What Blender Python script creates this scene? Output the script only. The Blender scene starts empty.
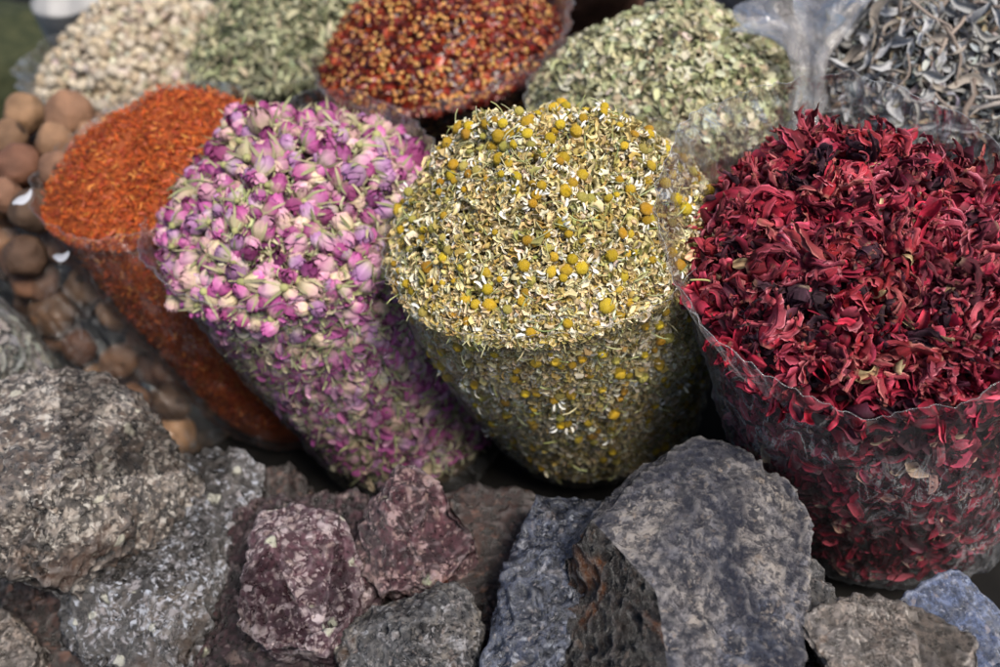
import bpy, bmesh, math, random, time
import numpy as np
from mathutils import Vector, noise as mn
T0 = time.time()
rad = math.radians
sc = bpy.context.scene
COL = sc.collection
rng = np.random.default_rng(11)
random.seed(5)

# ------------------------------------------------------------------ camera
FPX = 972.0
PITCH, ROLL, HC = rad(45), rad(13), .52
_f = np.array([0, math.cos(PITCH), -math.sin(PITCH)])
_r0 = np.array([1., 0, 0]); _u0 = np.array([0, math.sin(PITCH), math.cos(PITCH)])
_ri = math.cos(ROLL)*_r0 - math.sin(ROLL)*_u0
_up = math.cos(ROLL)*_u0 + math.sin(ROLL)*_r0
CAM = np.array([0, 0, HC])
def at(px, py, z):
    d = _f + _ri*(px-500)/FPX - _up*(py-333.5)/FPX
    return CAM + d*((z-HC)/d[2])
def project(P):
    d = P - CAM; t = d @ _f
    return 500+FPX*(d @ _ri)/t, 333.5-FPX*(d @ _up)/t, t
cd = bpy.data.cameras.new('camera'); cam = bpy.data.objects.new('camera', cd); COL.objects.link(cam)
from mathutils import Matrix
M = Matrix(((_ri[0], _up[0], -_f[0], 0), (_ri[1], _up[1], -_f[1], 0), (_ri[2], _up[2], -_f[2], HC), (0, 0, 0, 1)))
cam.matrix_world = M
cd.sensor_width = 36; cd.lens = 36*FPX/1000
cd.clip_start = .01; cd.clip_end = 200
cd.dof.use_dof = True; cd.dof.focus_distance = .495; cd.dof.aperture_fstop = 5.0
sc.camera = cam

# ------------------------------------------------------------------ helpers
def tag(o, label=None, cat=None, group=None, kind=None):
    for k, v in (('label', label), ('category', cat), ('group', group), ('kind', kind)):
        if v: o[k] = v
    return o
def mesh_from(name, V, faces, mat=None, col=None, smooth=True, uv=None):
    """faces: list of int arrays, each (n,k)"""
    me = bpy.data.meshes.new(name)
    V = np.asarray(V, np.float32)
    me.vertices.add(len(V)); me.vertices.foreach_set('co', V.ravel())
    fl = [np.asarray(f, np.int32) for f in faces if len(f)]
    loops = np.concatenate([f.ravel() for f in fl])
    tot = np.concatenate([np.full(len(f), f.shape[1], np.int32) for f in fl])
    st = np.concatenate([[0], np.cumsum(tot)[:-1]]).astype(np.int32)
    me.loops.add(len(loops)); me.loops.foreach_set('vertex_index', loops)
    me.polygons.add(len(tot)); me.polygons.foreach_set('loop_start', st); me.polygons.foreach_set('loop_total', tot)
    me.update(calc_edges=True); me.validate()
    me.polygons.foreach_set('use_smooth', np.full(len(me.polygons), smooth))
    if col is not None:
        a = me.attributes.new('Col', 'FLOAT_COLOR', 'POINT')
        c = np.ones((len(V), 4), np.float32); c[:, :3] = np.clip(col, 0, 1); a.data.foreach_set('color', c.ravel())
    if mat: me.materials.append(mat)
    return me
def link(name, me, parent=None, loc=None):
    o = bpy.data.objects.new(name, me); COL.objects.link(o)
    if parent: o.parent = parent
    if loc is not None: o.location = loc
    return o
def empty(name, loc=(0, 0, 0)):
    o = bpy.data.objects.new(name, None); COL.objects.link(o); o.location = loc; o.empty_display_size = .02
    return o
class Bag:
    """collects pieces of one mesh"""
    def __init__(s): s.V = []; s.F = {}; s.C = []; s.n = 0
    def add(s, V, faces, C):
        V = np.asarray(V, float)
        C = np.broadcast_to(np.asarray(C, float), V.shape) if np.ndim(C) < 2 else np.asarray(C)
        s.V.append(V); s.C.append(C)
        for f in faces:
            if len(f): s.F.setdefault(f.shape[1], []).append(np.asarray(f)+s.n)
        s.n += len(V)
    def mesh(s, name, mat, smooth=True, origin=None):
        V = np.concatenate(s.V)
        if origin is not None: V = V - np.asarray(origin)
        return mesh_from(name, V, [np.concatenate(f) for f in s.F.values()], mat, np.concatenate(s.C), smooth)
def rot_from(n, spin, tilt, tdir):
    """rotation matrices (N,3,3): template z axis -> n (tilted), spun about itself"""
    n = n/np.linalg.norm(n, axis=1, keepdims=True)
    a = np.where(np.abs(n[:, 2:3]) < .9, np.array([[0, 0, 1.]]), np.array([[1., 0, 0]]))
    x = np.cross(a, n); x /= np.linalg.norm(x, axis=1, keepdims=True); y = np.cross(n, x)
    ct, stt = np.cos(tilt)[:, None], np.sin(tilt)[:, None]
    t = np.cos(tdir)[:, None]*x + np.sin(tdir)[:, None]*y
    z2 = ct*n + stt*t
    x2 = t*ct - n*stt; y2 = np.cross(z2, x2)
    c, s_ = np.cos(spin)[:, None], np.sin(spin)[:, None]
    X = c*x2 + s_*y2; Y = -s_*x2 + c*y2
    return np.stack([X, Y, z2], axis=2)
def scatter(bag, templates, P, R, S, C, vscale=None):
    """templates: list of (V, faces, shade) ; C (N,3) ; shade multiplies/lerps colour"""
    N = len(P); w = rng.integers(0, len(templates), N)
    for k, (tv, tf, sh) in enumerate(templates):
        i = np.where(w == k)[0]
        if not len(i): continue
        V = np.einsum('nij,vj->nvi', R[i], tv)*S[i][:, None, None] + P[i][:, None, :]
        nv = len(tv)
        cc = C[i][:, None, :]*sh[None, :, :]
        fs = [(np.asarray(f)[None] + (np.arange(len(i))*nv)[:, None, None]).reshape(-1, np.asarray(f).shape[1]) for f in tf]
        bag.add(V.reshape(-1, 3), fs, cc.reshape(-1, 3))
def grid_faces(nu, nv, wrap=False):
    f = []
    for i in range(nu-1 if not wrap else nu):
        for j in range(nv-1):
            a = i*nv+j; b = ((i+1) % nu)*nv+j
            f.append((a, b, b+1, a+1))
    return np.array(f, int)
def pick(cols, w, N, var=.12):
    cols = np.array(cols, float); w = np.array(w, float); w /= w.sum()
    c = cols[rng.choice(len(cols), N, p=w)]
    return c*(1+rng.normal(0, var, (N, 1)))*(1+rng.normal(0, var*.35, (N, 3)))

# strips: curled leaf / petal / lobe
def strip(L=1., W=.3, nu=9, nv=3, curl=1., twist=.5, cup=.5, ridges=0., wob=.1, tip=.1, base=.4, peak=.55, seed=0, edge=1.0, tipc=1.0):
    r = np.random.default_rng(seed)
    a0 = r.uniform(-.3, .3); ph = r.uniform(0, 6, 4)
    s = np.linspace(0, 1, nu); p = np.zeros(3); d_ang = 0; pts = []; fr = []
    yaw = 0
    for i, t in enumerate(s):
        pitch = a0 + curl*(t**1.4) + .35*wob*4*math.sin(ph[0]+5*t)
        yaw = wob*4*math.sin(ph[1]+4*t)
        d = np.array([math.cos(pitch)*math.cos(yaw), math.cos(pitch)*math.sin(yaw), math.sin(pitch)])
        if i: p = p + d*(L/(nu-1))
        tw = twist*t + ph[2]*.05
        side = np.array([-math.sin(yaw), math.cos(yaw), 0.]); nrm = np.cross(d, side)
        side2 = math.cos(tw)*side + math.sin(tw)*nrm; nrm2 = np.cross(d, side2)
        w = W*(base+(1-base)*math.sin(min(t/peak, 1)*math.pi/2)) if t < peak else W*(tip+(1-tip)*math.cos((t-peak)/(1-peak)*math.pi/2))
        w *= 1+wob*math.sin(ph[3]+9*t)
        pts.append((p.copy(), side2, nrm2, w, t))
    V = []; sh = []
    for (q, sd, nm, w, t) in pts:
        for j in range(nv):
            v = (j/(nv-1)-.5)*2 if nv > 1 else 0
            h = cup*w*.5*(v*v) + ridges*w*(1 if j % 2 else -1)*.5 + r.normal(0, wob*.1*W)
            V.append(q + sd*v*w*.5*(1-.25*cup*abs(v)) + nm*h)
            k = 1+(edge-1)*abs(v)**2; k *= 1+(tipc-1)*t; k *= (1-.22*(j % 2) if ridges else 1)
            sh.append((k, k, k))
    V = np.array(V); V -= V.mean(0)
    return V, [grid_faces(nu, nv)], np.array(sh)
def tube(P, rr, sides=6, closed=True):
    P = np.asarray(P, float); n = len(P); rr = np.broadcast_to(rr, n)
    V = []
    for i in range(n):
        d = P[min(i+1, n-1)]-P[max(i-1, 0)]; d /= np.linalg.norm(d)+1e-9
        a = np.array([0, 0, 1.]) if abs(d[2]) < .9 else np.array([1., 0, 0])
        x = np.cross(a, d); x /= np.linalg.norm(x); y = np.cross(d, x)
        for k in range(sides):
            t = 2*math.pi*k/sides; V.append(P[i]+rr[i]*(math.cos(t)*x+math.sin(t)*y))
    f = []
    for i in range(n-1):
        for k in range(sides):
            a = i*sides+k; b = i*sides+(k+1) % sides; f.append((a, b, b+sides, a+sides))
    V = np.array(V); V = np.vstack([V, P[:1], P[-1:]]); c0 = len(V)-2
    tr = [(c0, (k+1) % sides, k) for k in range(sides)] + [(c0+1, (n-1)*sides+k, (n-1)*sides+(k+1) % sides) for k in range(sides)]
    return V, [np.array(f), np.array(tr)], np.ones((len(V), 3))
def ico(sub=1, squash=(1, 1, 1), jit=0., seed=0):
    bm = bmesh.new(); bmesh.ops.create_icosphere(bm, subdivisions=sub, radius=1)
    V = np.array([v.co[:] for v in bm.verts]); F = np.array([[v.index for v in f.verts] for f in bm.faces]); bm.free()
    r = np.random.default_rng(seed)
    V = V*np.array(squash)*(1+r.normal(0, jit, (len(V), 1)))
    return V, [F], np.ones((len(V), 3))

# ------------------------------------------------------------------ materials
def nodes(name):
    m = bpy.data.materials.new(name); m.use_nodes = True; nt = m.node_tree
    for n in list(nt.nodes): nt.nodes.remove(n)
    out = nt.nodes.new('ShaderNodeOutputMaterial')
    return m, nt, out
def N(nt, t, **kw):
    n = nt.nodes.new(t)
    for k, v in kw.items():
        if k.startswith('i_'):
            n.inputs[k[2:].replace('_', ' ')].default_value = v
        else: setattr(n, k, v)
    return n
def mixc(nt, fac, a, b, mode='MIX'):
    n = nt.nodes.new('ShaderNodeMix'); n.data_type = 'RGBA'; n.blend_type = mode
    for sock, v in ((n.inputs[0], fac), (n.inputs[6], a), (n.inputs[7], b)):
        if isinstance(v, (int, float)): sock.default_value = v
        elif isinstance(v, tuple): sock.default_value = (*v, 1) if len(v) == 3 else v
        else: nt.links.new(v, sock)
    return n.outputs[2]
def ramp(nt, x, stops):
    n = nt.nodes.new('ShaderNodeValToRGB'); e = n.color_ramp.elements
    while len(e) < len(stops): e.new(.5)
    for k, (p, c) in enumerate(stops):
        e[k].position = p; e[k].color = (c, c, c, 1) if isinstance(c, (int, float)) else (*c, 1)
    nt.links.new(x, n.inputs[0]); return n.outputs[0]
def math_(nt, op, a, b=None):
    n = nt.nodes.new('ShaderNodeMath'); n.operation = op
    for s, v in zip(n.inputs, (a, b)):
        if v is None: continue
        if isinstance(v, (int, float)): s.default_value = v
        else: nt.links.new(v, s)
    return n.outputs[0]
def herb_mat(name, rough=.75, bump=.3, bscale=900, transl=.0, objvar=0., spec=.3, mottle=.25, mscale=300, huevar=0.):
    m, nt, out = nodes(name)
    at_ = N(nt, 'ShaderNodeAttribute', attribute_name='Col')
    tc = N(nt, 'ShaderNodeTexCoord')
    nz = N(nt, 'ShaderNodeTexNoise', i_Scale=mscale, i_Detail=4.0); nt.links.new(tc.outputs['Object'], nz.inputs['Vector'])
    c = mixc(nt, mottle, at_.outputs['Color'], ramp(nt, nz.outputs[0], [(.3, .35), (.7, 1.0)]), 'MULTIPLY')
    if objvar or huevar:
        oi = N(nt, 'ShaderNodeObjectInfo')
        h = N(nt, 'ShaderNodeHueSaturation')
        nt.links.new(c, h.inputs['Color'])
        v = math_(nt, 'MULTIPLY_ADD', oi.outputs['Random'], objvar*2); v.node.inputs[2].default_value = 1-objvar
        nt.links.new(v, h.inputs['Value'])
        r2 = math_(nt, 'FRACT', math_(nt, 'MULTIPLY', oi.outputs['Random'], 17.3))
        hv = math_(nt, 'MULTIPLY_ADD', r2, huevar*2); hv.node.inputs[2].default_value = .5-huevar
        nt.links.new(hv, h.inputs['Hue'])
        c = h.outputs[0]
    b = N(nt, 'ShaderNodeBsdfPrincipled', i_Roughness=rough); b.inputs['Specular IOR Level'].default_value = spec
    nt.links.new(c, b.inputs['Base Color'])
    if bump:
        n2 = N(nt, 'ShaderNodeTexNoise', i_Scale=bscale, i_Detail=3.0); nt.links.new(tc.outputs['Object'], n2.inputs['Vector'])
        bp = N(nt, 'ShaderNodeBump', i_Strength=bump, i_Distance=.0006); nt.links.new(n2.outputs[0], bp.inputs['Height'])
        nt.links.new(bp.outputs[0], b.inputs['Normal'])
    res = b.outputs[0]
    if transl:
        t = N(nt, 'ShaderNodeBsdfTranslucent'); nt.links.new(c, t.inputs['Color'])
        mx = N(nt, 'ShaderNodeMixShader', i_Fac=transl); nt.links.new(res, mx.inputs[1]); nt.links.new(t.outputs[0], mx.inputs[2]); res = mx.outputs[0]
    nt.links.new(res, out.inputs[0])
    return m
def film_mat(name, haze=.01, streak=.18, tint=(.97, .97, .965), milk=(.75, .76, .78), gloss=.0, rough=.10, edge=.40):
    """thin clear plastic: see-through, sheen growing at grazing angles, milky creases"""
    m, nt, out = nodes(name)
    tc = N(nt, 'ShaderNodeTexCoord')
    mp = N(nt, 'ShaderNodeMapping'); mp.inputs['Scale'].default_value = (1, 1, .45); nt.links.new(tc.outputs['Object'], mp.inputs[0])
    n1 = N(nt, 'ShaderNodeTexNoise', i_Scale=55.0, i_Detail=6.0, i_Roughness=.62, i_Distortion=1.6); nt.links.new(mp.outputs[0], n1.inputs['Vector'])
    n2 = N(nt, 'ShaderNodeTexNoise', i_Scale=16.0, i_Detail=3.0, i_Distortion=.8); nt.links.new(tc.outputs['Object'], n2.inputs['Vector'])
    # thin bright crease lines where the noise crosses its middle
    cr = math_(nt, 'ABSOLUTE', math_(nt, 'SUBTRACT', n1.outputs[0], .5))
    crease = ramp(nt, cr, [(.0, 1.0), (.035, .0)])
    msk = ramp(nt, n2.outputs[0], [(.45, .0), (.65, 1.0)])
    crease = math_(nt, 'MULTIPLY', crease, msk)
    hz = math_(nt, 'MULTIPLY_ADD', msk, haze*.9); hz.node.inputs[2].default_value = haze
    hz = math_(nt, 'ADD', hz, math_(nt, 'MULTIPLY', crease, streak))
    lw = N(nt, 'ShaderNodeLayerWeight', i_Blend=.35)
    fc = math_(nt, 'POWER', lw.outputs['Facing'], 5.)
    hz = math_(nt, 'ADD', hz, math_(nt, 'MULTIPLY', fc, edge)); hz.node.use_clamp = True
    bp = N(nt, 'ShaderNodeBump', i_Strength=1., i_Distance=.0035); nt.links.new(n1.outputs[0], bp.inputs['Height'])
    tr = N(nt, 'ShaderNodeBsdfTransparent'); tr.inputs[0].default_value = (*tint, 1)
    df = N(nt, 'ShaderNodeBsdfDiffuse'); df.inputs[0].default_value = (*milk, 1); nt.links.new(bp.outputs[0], df.inputs['Normal'])
    tl = N(nt, 'ShaderNodeBsdfTranslucent'); tl.inputs[0].default_value = (*milk, 1)
    m0 = N(nt, 'ShaderNodeMixShader', i_Fac=.5); nt.links.new(df.outputs[0], m0.inputs[1]); nt.links.new(tl.outputs[0], m0.inputs[2])
    gl = N(nt, 'ShaderNodeBsdfGlossy', i_Roughness=rough); nt.links.new(bp.outputs[0], gl.inputs['Normal'])
    fr = N(nt, 'ShaderNodeFresnel', i_IOR=1.5); nt.links.new(bp.outputs[0], fr.inputs['Normal'])
    gf = math_(nt, 'MULTIPLY_ADD', fr.outputs[0], .6); gf.node.inputs[2].default_value = gloss*.3; gf.node.use_clamp = True
    m1 = N(nt, 'ShaderNodeMixShader'); nt.links.new(hz, m1.inputs[0]); nt.links.new(tr.outputs[0], m1.inputs[1]); nt.links.new(m0.outputs[0], m1.inputs[2])
    m2 = N(nt, 'ShaderNodeMixShader'); nt.links.new(gf, m2.inputs[0]); nt.links.new(m1.outputs[0], m2.inputs[1]); nt.links.new(gl.outputs[0], m2.inputs[2])
    nt.links.new(m2.outputs[0], out.inputs[0])
    return m
def rock_mat(name, base, alt, clast, clscale=160., clamt=.35, big=None, bigscale=38., bigamt=.1, stain=None, stamt=.4, dark=(.03, .027, .025),
             side=None, rough=.55, spec=.85, bump=.6, patch=14.):
    """side: colour of faces that broke along a rusty joint (by the rock's own -x side in object space)"""
    m, nt, out = nodes(name)
    tc = N(nt, 'ShaderNodeTexCoord'); co = tc.outputs['Object']
    warp = N(nt, 'ShaderNodeTexNoise', i_Scale=60.0, i_Detail=3.0); nt.links.new(co, warp.inputs['Vector'])
    wv = N(nt, 'ShaderNodeVectorMath', operation='MULTIPLY_ADD'); nt.links.new(warp.outputs['Color'], wv.inputs[0]); wv.inputs[1].default_value = (.012,)*3; nt.links.new(co, wv.inputs[2])
    n1 = N(nt, 'ShaderNodeTexNoise', i_Scale=patch, i_Detail=8.0, i_Roughness=.65, i_Distortion=.6); nt.links.new(co, n1.inputs['Vector'])
    n2 = N(nt, 'ShaderNodeTexNoise', i_Scale=patch*9, i_Detail=8.0, i_Roughness=.7); nt.links.new(co, n2.inputs['Vector'])
    n3 = N(nt, 'ShaderNodeTexNoise', i_Scale=patch*.7, i_Detail=5.0, i_Roughness=.6, i_Distortion=1.); nt.links.new(wv.outputs[0], n3.inputs['Vector'])
    c = mixc(nt, ramp(nt, n1.outputs[0], [(.4, .0), (.6, 1.0)]), base, alt)
    c = mixc(nt, ramp(nt, n2.outputs[0], [(.40, .95), (.56, .0)]), c, dark)
    # grains of two sizes, broken up by a strong warp
    wf = N(nt, 'ShaderNodeTexNoise', i_Scale=260.0, i_Detail=2.0); nt.links.new(co, wf.inputs['Vector'])
    wv2 = N(nt, 'ShaderNodeVectorMath', operation='MULTIPLY_ADD'); nt.links.new(wf.outputs['Color'], wv2.inputs[0]); wv2.inputs[1].default_value = (.0035,)*3; nt.links.new(wv.outputs[0], wv2.inputs[2])
    h = None
    nd = N(nt, 'ShaderNodeTexNoise', i_Scale=patch*1.3, i_Detail=4.0, i_Distortion=.8); nt.links.new(wv.outputs[0], nd.inputs['Vector'])
    dens = ramp(nt, nd.outputs[0], [(.38, .12), (.58, 1.15)])
    for sc_, am, wt in ((clscale*.75, clamt*.55, .8), (clscale*1.6, clamt*1.1, .75), (clscale*3.2, clamt, .6)):
        v1 = N(nt, 'ShaderNodeTexVoronoi', i_Scale=sc_); nt.links.new(wv2.outputs[0], v1.inputs['Vector'])
        sep = N(nt, 'ShaderNodeSeparateColor'); nt.links.new(v1.outputs['Color'], sep.inputs[0])
        thr = math_(nt, 'SUBTRACT', 1.0, math_(nt, 'MULTIPLY', dens, am))
        g = math_(nt, 'MULTIPLY', math_(nt, 'GREATER_THAN', sep.outputs[0], thr), ramp(nt, v1.outputs['Distance'], [(.3, wt), (.75, .0)]))
        gc = mixc(nt, sep.outputs[1], clast, tuple(.35*x+.12*y for x, y in zip(clast, (1, .6, .35))))
        c = mixc(nt, g, c, gc)
        h = math_(nt, 'MULTIPLY', g, .5) if h is None else math_(nt, 'ADD', h, math_(nt, 'MULTIPLY', g, .3))
        dk = math_(nt, 'MULTIPLY', math_(nt, 'LESS_THAN', sep.outputs[0], .16), .6)
        c = mixc(nt, dk, c, dark)
    if big:
        v2 = N(nt, 'ShaderNodeTexVoronoi', i_Scale=bigscale, i_Randomness=1.0); nt.links.new(wv2.outputs[0], v2.inputs['Vector'])
        s2 = N(nt, 'ShaderNodeSeparateColor'); nt.links.new(v2.outputs['Color'], s2.inputs[0])
        g2 = math_(nt, 'MULTIPLY', math_(nt, 'GREATER_THAN', s2.outputs[0], 1-bigamt), ramp(nt, v2.outputs['Distance'], [(.26, .9), (.36, .0)]))
        c = mixc(nt, g2, c, mixc(nt, .4, big, n2.outputs[0], 'MULTIPLY')); h = math_(nt, 'ADD', h, g2)
    if stain:
        c = mixc(nt, ramp(nt, n3.outputs[0], [(.62-stamt*.16, .0), (.69-stamt*.16, .85)]), c, stain)
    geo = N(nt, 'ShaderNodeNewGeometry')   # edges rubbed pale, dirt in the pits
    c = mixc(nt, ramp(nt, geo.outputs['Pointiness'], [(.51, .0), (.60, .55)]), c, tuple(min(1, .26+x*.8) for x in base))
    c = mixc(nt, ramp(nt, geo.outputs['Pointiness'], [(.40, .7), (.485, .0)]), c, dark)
    gm = N(nt, 'ShaderNodeGamma', i_Gamma=1.14); nt.links.new(c, gm.inputs[0]); c = gm.outputs[0]
    b = N(nt, 'ShaderNodeBsdfPrincipled'); b.inputs['Specular IOR Level'].default_value = spec
    nt.links.new(c, b.inputs['Base Color'])
    nt.links.new(ramp(nt, n2.outputs[0], [(.38, max(.10, rough-.34)), (.66, rough+.05)]), b.inputs['Roughness'])
    n4 = N(nt, 'ShaderNodeTexNoise', i_Scale=300.0, i_Detail=9.0, i_Roughness=.8); nt.links.new(co, n4.inputs['Vector'])
    hh = math_(nt, 'ADD', math_(nt, 'MULTIPLY', n4.outputs[0], 1.7), math_(nt, 'MULTIPLY', n2.outputs[0], .9))
    hh = math_(nt, 'ADD', hh, h)
    bp = N(nt, 'ShaderNodeBump', i_Strength=bump, i_Distance=.0022); nt.links.new(hh, bp.inputs['Height'])
    nt.links.new(bp.outputs[0], b.inputs['Normal'])
    nt.links.new(b.outputs[0], out.inputs[0])
    return m

# ------------------------------------------------------------------ sack shape
class Sack:
    """open round bag: an oblique tapered cylinder with a heap on top, given by its mouth's and its foot's centre"""
    def __init__(s, top, foot, R, Rb, heap, tilt=0., tdir=-90, harm=(), lip=.012, seed=0, hp=.9, peak=(0, 0), ex=1., bulge=.045):
        s.top = np.array(top); s.foot = np.array(foot); s.R = R; s.Rb = Rb; s.heap = heap
        s.tilt = tilt; s.td = rad(tdir); s.harm = harm; s.lip = lip; s.seed = seed; s.hp = hp; s.peak = peak; s.ex = ex; s.bulge = bulge
    def g(s, u):
        r = 1+np.zeros_like(u)
        for k, a, ph in s.harm: r = r + a*np.cos(k*u+ph)
        return r
    def rim(s, u, rho=1.): return s.tilt*np.cos(u-s.td)*-1*rho
    def rad_at(s, t):
        return s.Rb+(s.R-s.Rb)*np.power(np.clip(t, 0, None), s.ex)
    def wall(s, u, t, off=0.):
        """t 1 at the fill line, 0 at the foot"""
        c = s.foot[None]+(s.top-s.foot)[None]*t[:, None]
        rr = s.rad_at(t)*(1+s.bulge*np.sin(np.pi*np.clip(t, 0, 1)**1.6))*s.g(u)*(1-.55*np.clip(.13-t, 0, 1)**2/.0169*.35)+off
        P = c + np.stack([np.cos(u)*rr, np.sin(u)*rr, s.rim(u)*np.clip(t, 0, 1.2)**2], 1)
        return P
    def surf(s, u, q, off=0.):
        """q 0..1 heap from its middle to the mouth; 1..2 down the wall"""
        u = np.asarray(u, float); q = np.asarray(q, float)
        W = s.wall(u, np.where(q > 1, 2-q, 1.), off)
        rho = np.clip(q, 0, 1)
        rr = s.R*s.g(u)*rho
        x = s.top[0]+np.cos(u)*rr; y = s.top[1]+np.sin(u)*rr
        px, py = s.peak
        dx = np.cos(u)*rho-px; dy = np.sin(u)*rho-py
        d = np.sqrt(dx*dx+dy*dy)
        # distance to the mouth along this direction, so that the heap meets it everywhere
        h = s.heap*np.clip(1-rho**2, 0, 1)**s.hp*(1+.25*(px*np.cos(u)+py*np.sin(u))*rho*2)
        h = h*(1+.12*np.sin(3*u+s.seed)*rho*(1-rho)*4+.10*np.sin(5*u+2.1*s.seed)*rho+.08*np.sin(8*u+s.seed)*rho*np.sin(6*rho))
        z = s.top[2]+h+s.rim(u)*rho+off*.8
        H = np.stack([x, y, z], 1)
        return np.where((q > 1)[:, None], W, H)
    def grid(s, nu=120, nh=26, nw=44, off=0., lump=0., ls=60.):
        u = np.linspace(0, 2*np.pi, nu, endpoint=False)
        q = np.concatenate([np.linspace(.02, 1, nh), np.linspace(1, 2, nw)[1:]])
        U, Q = np.meshgrid(u, q, indexing='ij')
        P = s.surf(U.ravel(), Q.ravel(), off)
        return P, grid_faces(nu, len(q), True), U, Q
    def sample(s, n, qmin=0., qmax=1.9, off=0., view=-.15, margin=120, dmin=0., tries=6, wallw=1.):
        """random points on the surface, even by area, on the side a viewer near the camera can see"""
        nu, nq = 180, 160
        u = (np.arange(nu)+.5)/nu*2*np.pi; q = qmin+(np.arange(nq)+.5)/nq*(qmax-qmin)
        U, Q = np.meshgrid(u, q, indexing='ij'); U = U.ravel(); Q = Q.ravel()
        e = 1e-3; P = s.surf(U, Q, off); Pu = (s.surf(U+e, Q, off)-P)/e; Pq = (P-s.surf(U, Q-e, off))/e
        nrm = -np.cross(Pq, Pu); A = np.linalg.norm(nrm, axis=1)+1e-12
        nrm = nrm/A[:, None]
        nrm[(nrm@np.array([0, 0, 1.]) < 0) & (Q < 1)] *= -1
        out = P-s.foot-(s.top-s.foot)*.5; fl = (np.einsum('ij,ij->i', nrm, out) < 0); nrm[fl] *= -1
        toc = CAM-P; toc /= np.linalg.norm(toc, axis=1, keepdims=True)
        vis = np.einsum('ij,ij->i', nrm, toc) > view
        X, Y, _ = project_many(P)
        ok = vis & (X > -margin) & (X < 1000+margin) & (Y > -margin) & (Y < 667+margin)
        w = A*ok*np.where(Q > 1, wallw, 1.)*(.3+np.clip(np.einsum('ij,ij->i', nrm, toc), 0, 1))
        w /= w.sum()
        m = int(n*(tries if dmin else 1))
        i = rng.choice(len(U), m, p=w)
        uu = U[i]+rng.uniform(-.5, .5, m)*2*np.pi/nu; qq = Q[i]+rng.uniform(-.5, .5, m)*(qmax-qmin)/nq
        PP = s.surf(uu, qq, off); NN = nrm[i]
        if not dmin: return PP, NN, qq
        keep = thin(PP, dmin, n)
        return PP[keep], NN[keep], qq[keep]
def project_many(P):
    d = P-CAM; t = d@_f
    return 500+FPX*(d@_ri)/t, 333.5-FPX*(d@_up)/t, t
def thin(P, dmin, n):
    cell = {}; keep = []
    for i, p in enumerate(P):
        k = tuple(np.floor(p/dmin).astype(int)); ok = True
        for a in (-1, 0, 1):
            for b in (-1, 0, 1):
                for c in (-1, 0, 1):
                    for j in cell.get((k[0]+a, k[1]+b, k[2]+c), ()):
                        if (P[j][0]-p[0])**2+(P[j][1]-p[1])**2+(P[j][2]-p[2])**2 < dmin*dmin: ok = False; break
                    if not ok: break
                if not ok: break
            if not ok: break
        if ok:
            cell.setdefault(k, []).append(i); keep.append(i)
            if len(keep) >= n: break
    return np.array(keep, int)
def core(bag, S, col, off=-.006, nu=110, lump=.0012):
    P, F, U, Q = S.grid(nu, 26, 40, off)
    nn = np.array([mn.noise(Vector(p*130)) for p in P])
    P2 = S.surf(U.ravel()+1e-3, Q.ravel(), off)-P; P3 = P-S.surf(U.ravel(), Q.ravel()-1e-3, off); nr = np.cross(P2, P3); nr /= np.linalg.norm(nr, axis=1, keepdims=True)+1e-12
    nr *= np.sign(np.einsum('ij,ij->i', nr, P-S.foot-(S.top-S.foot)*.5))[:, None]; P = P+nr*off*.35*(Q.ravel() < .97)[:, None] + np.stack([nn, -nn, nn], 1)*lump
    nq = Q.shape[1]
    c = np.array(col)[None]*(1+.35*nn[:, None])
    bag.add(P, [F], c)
    # closing fans: heap's middle and the foot
    ring0 = np.arange(nu)*nq; ring1 = ring0+nq-1
    b = bag.n - len(P)
    for ring in (ring0, ring1):
        ctr = P[ring].mean(0); V = np.vstack([P[ring], ctr]); k = np.arange(nu)
        bag.add(V, [np.stack([k, (k+1) % nu, np.full(nu, nu)], 1)], np.array(col))
FILM_N = [0]
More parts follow.
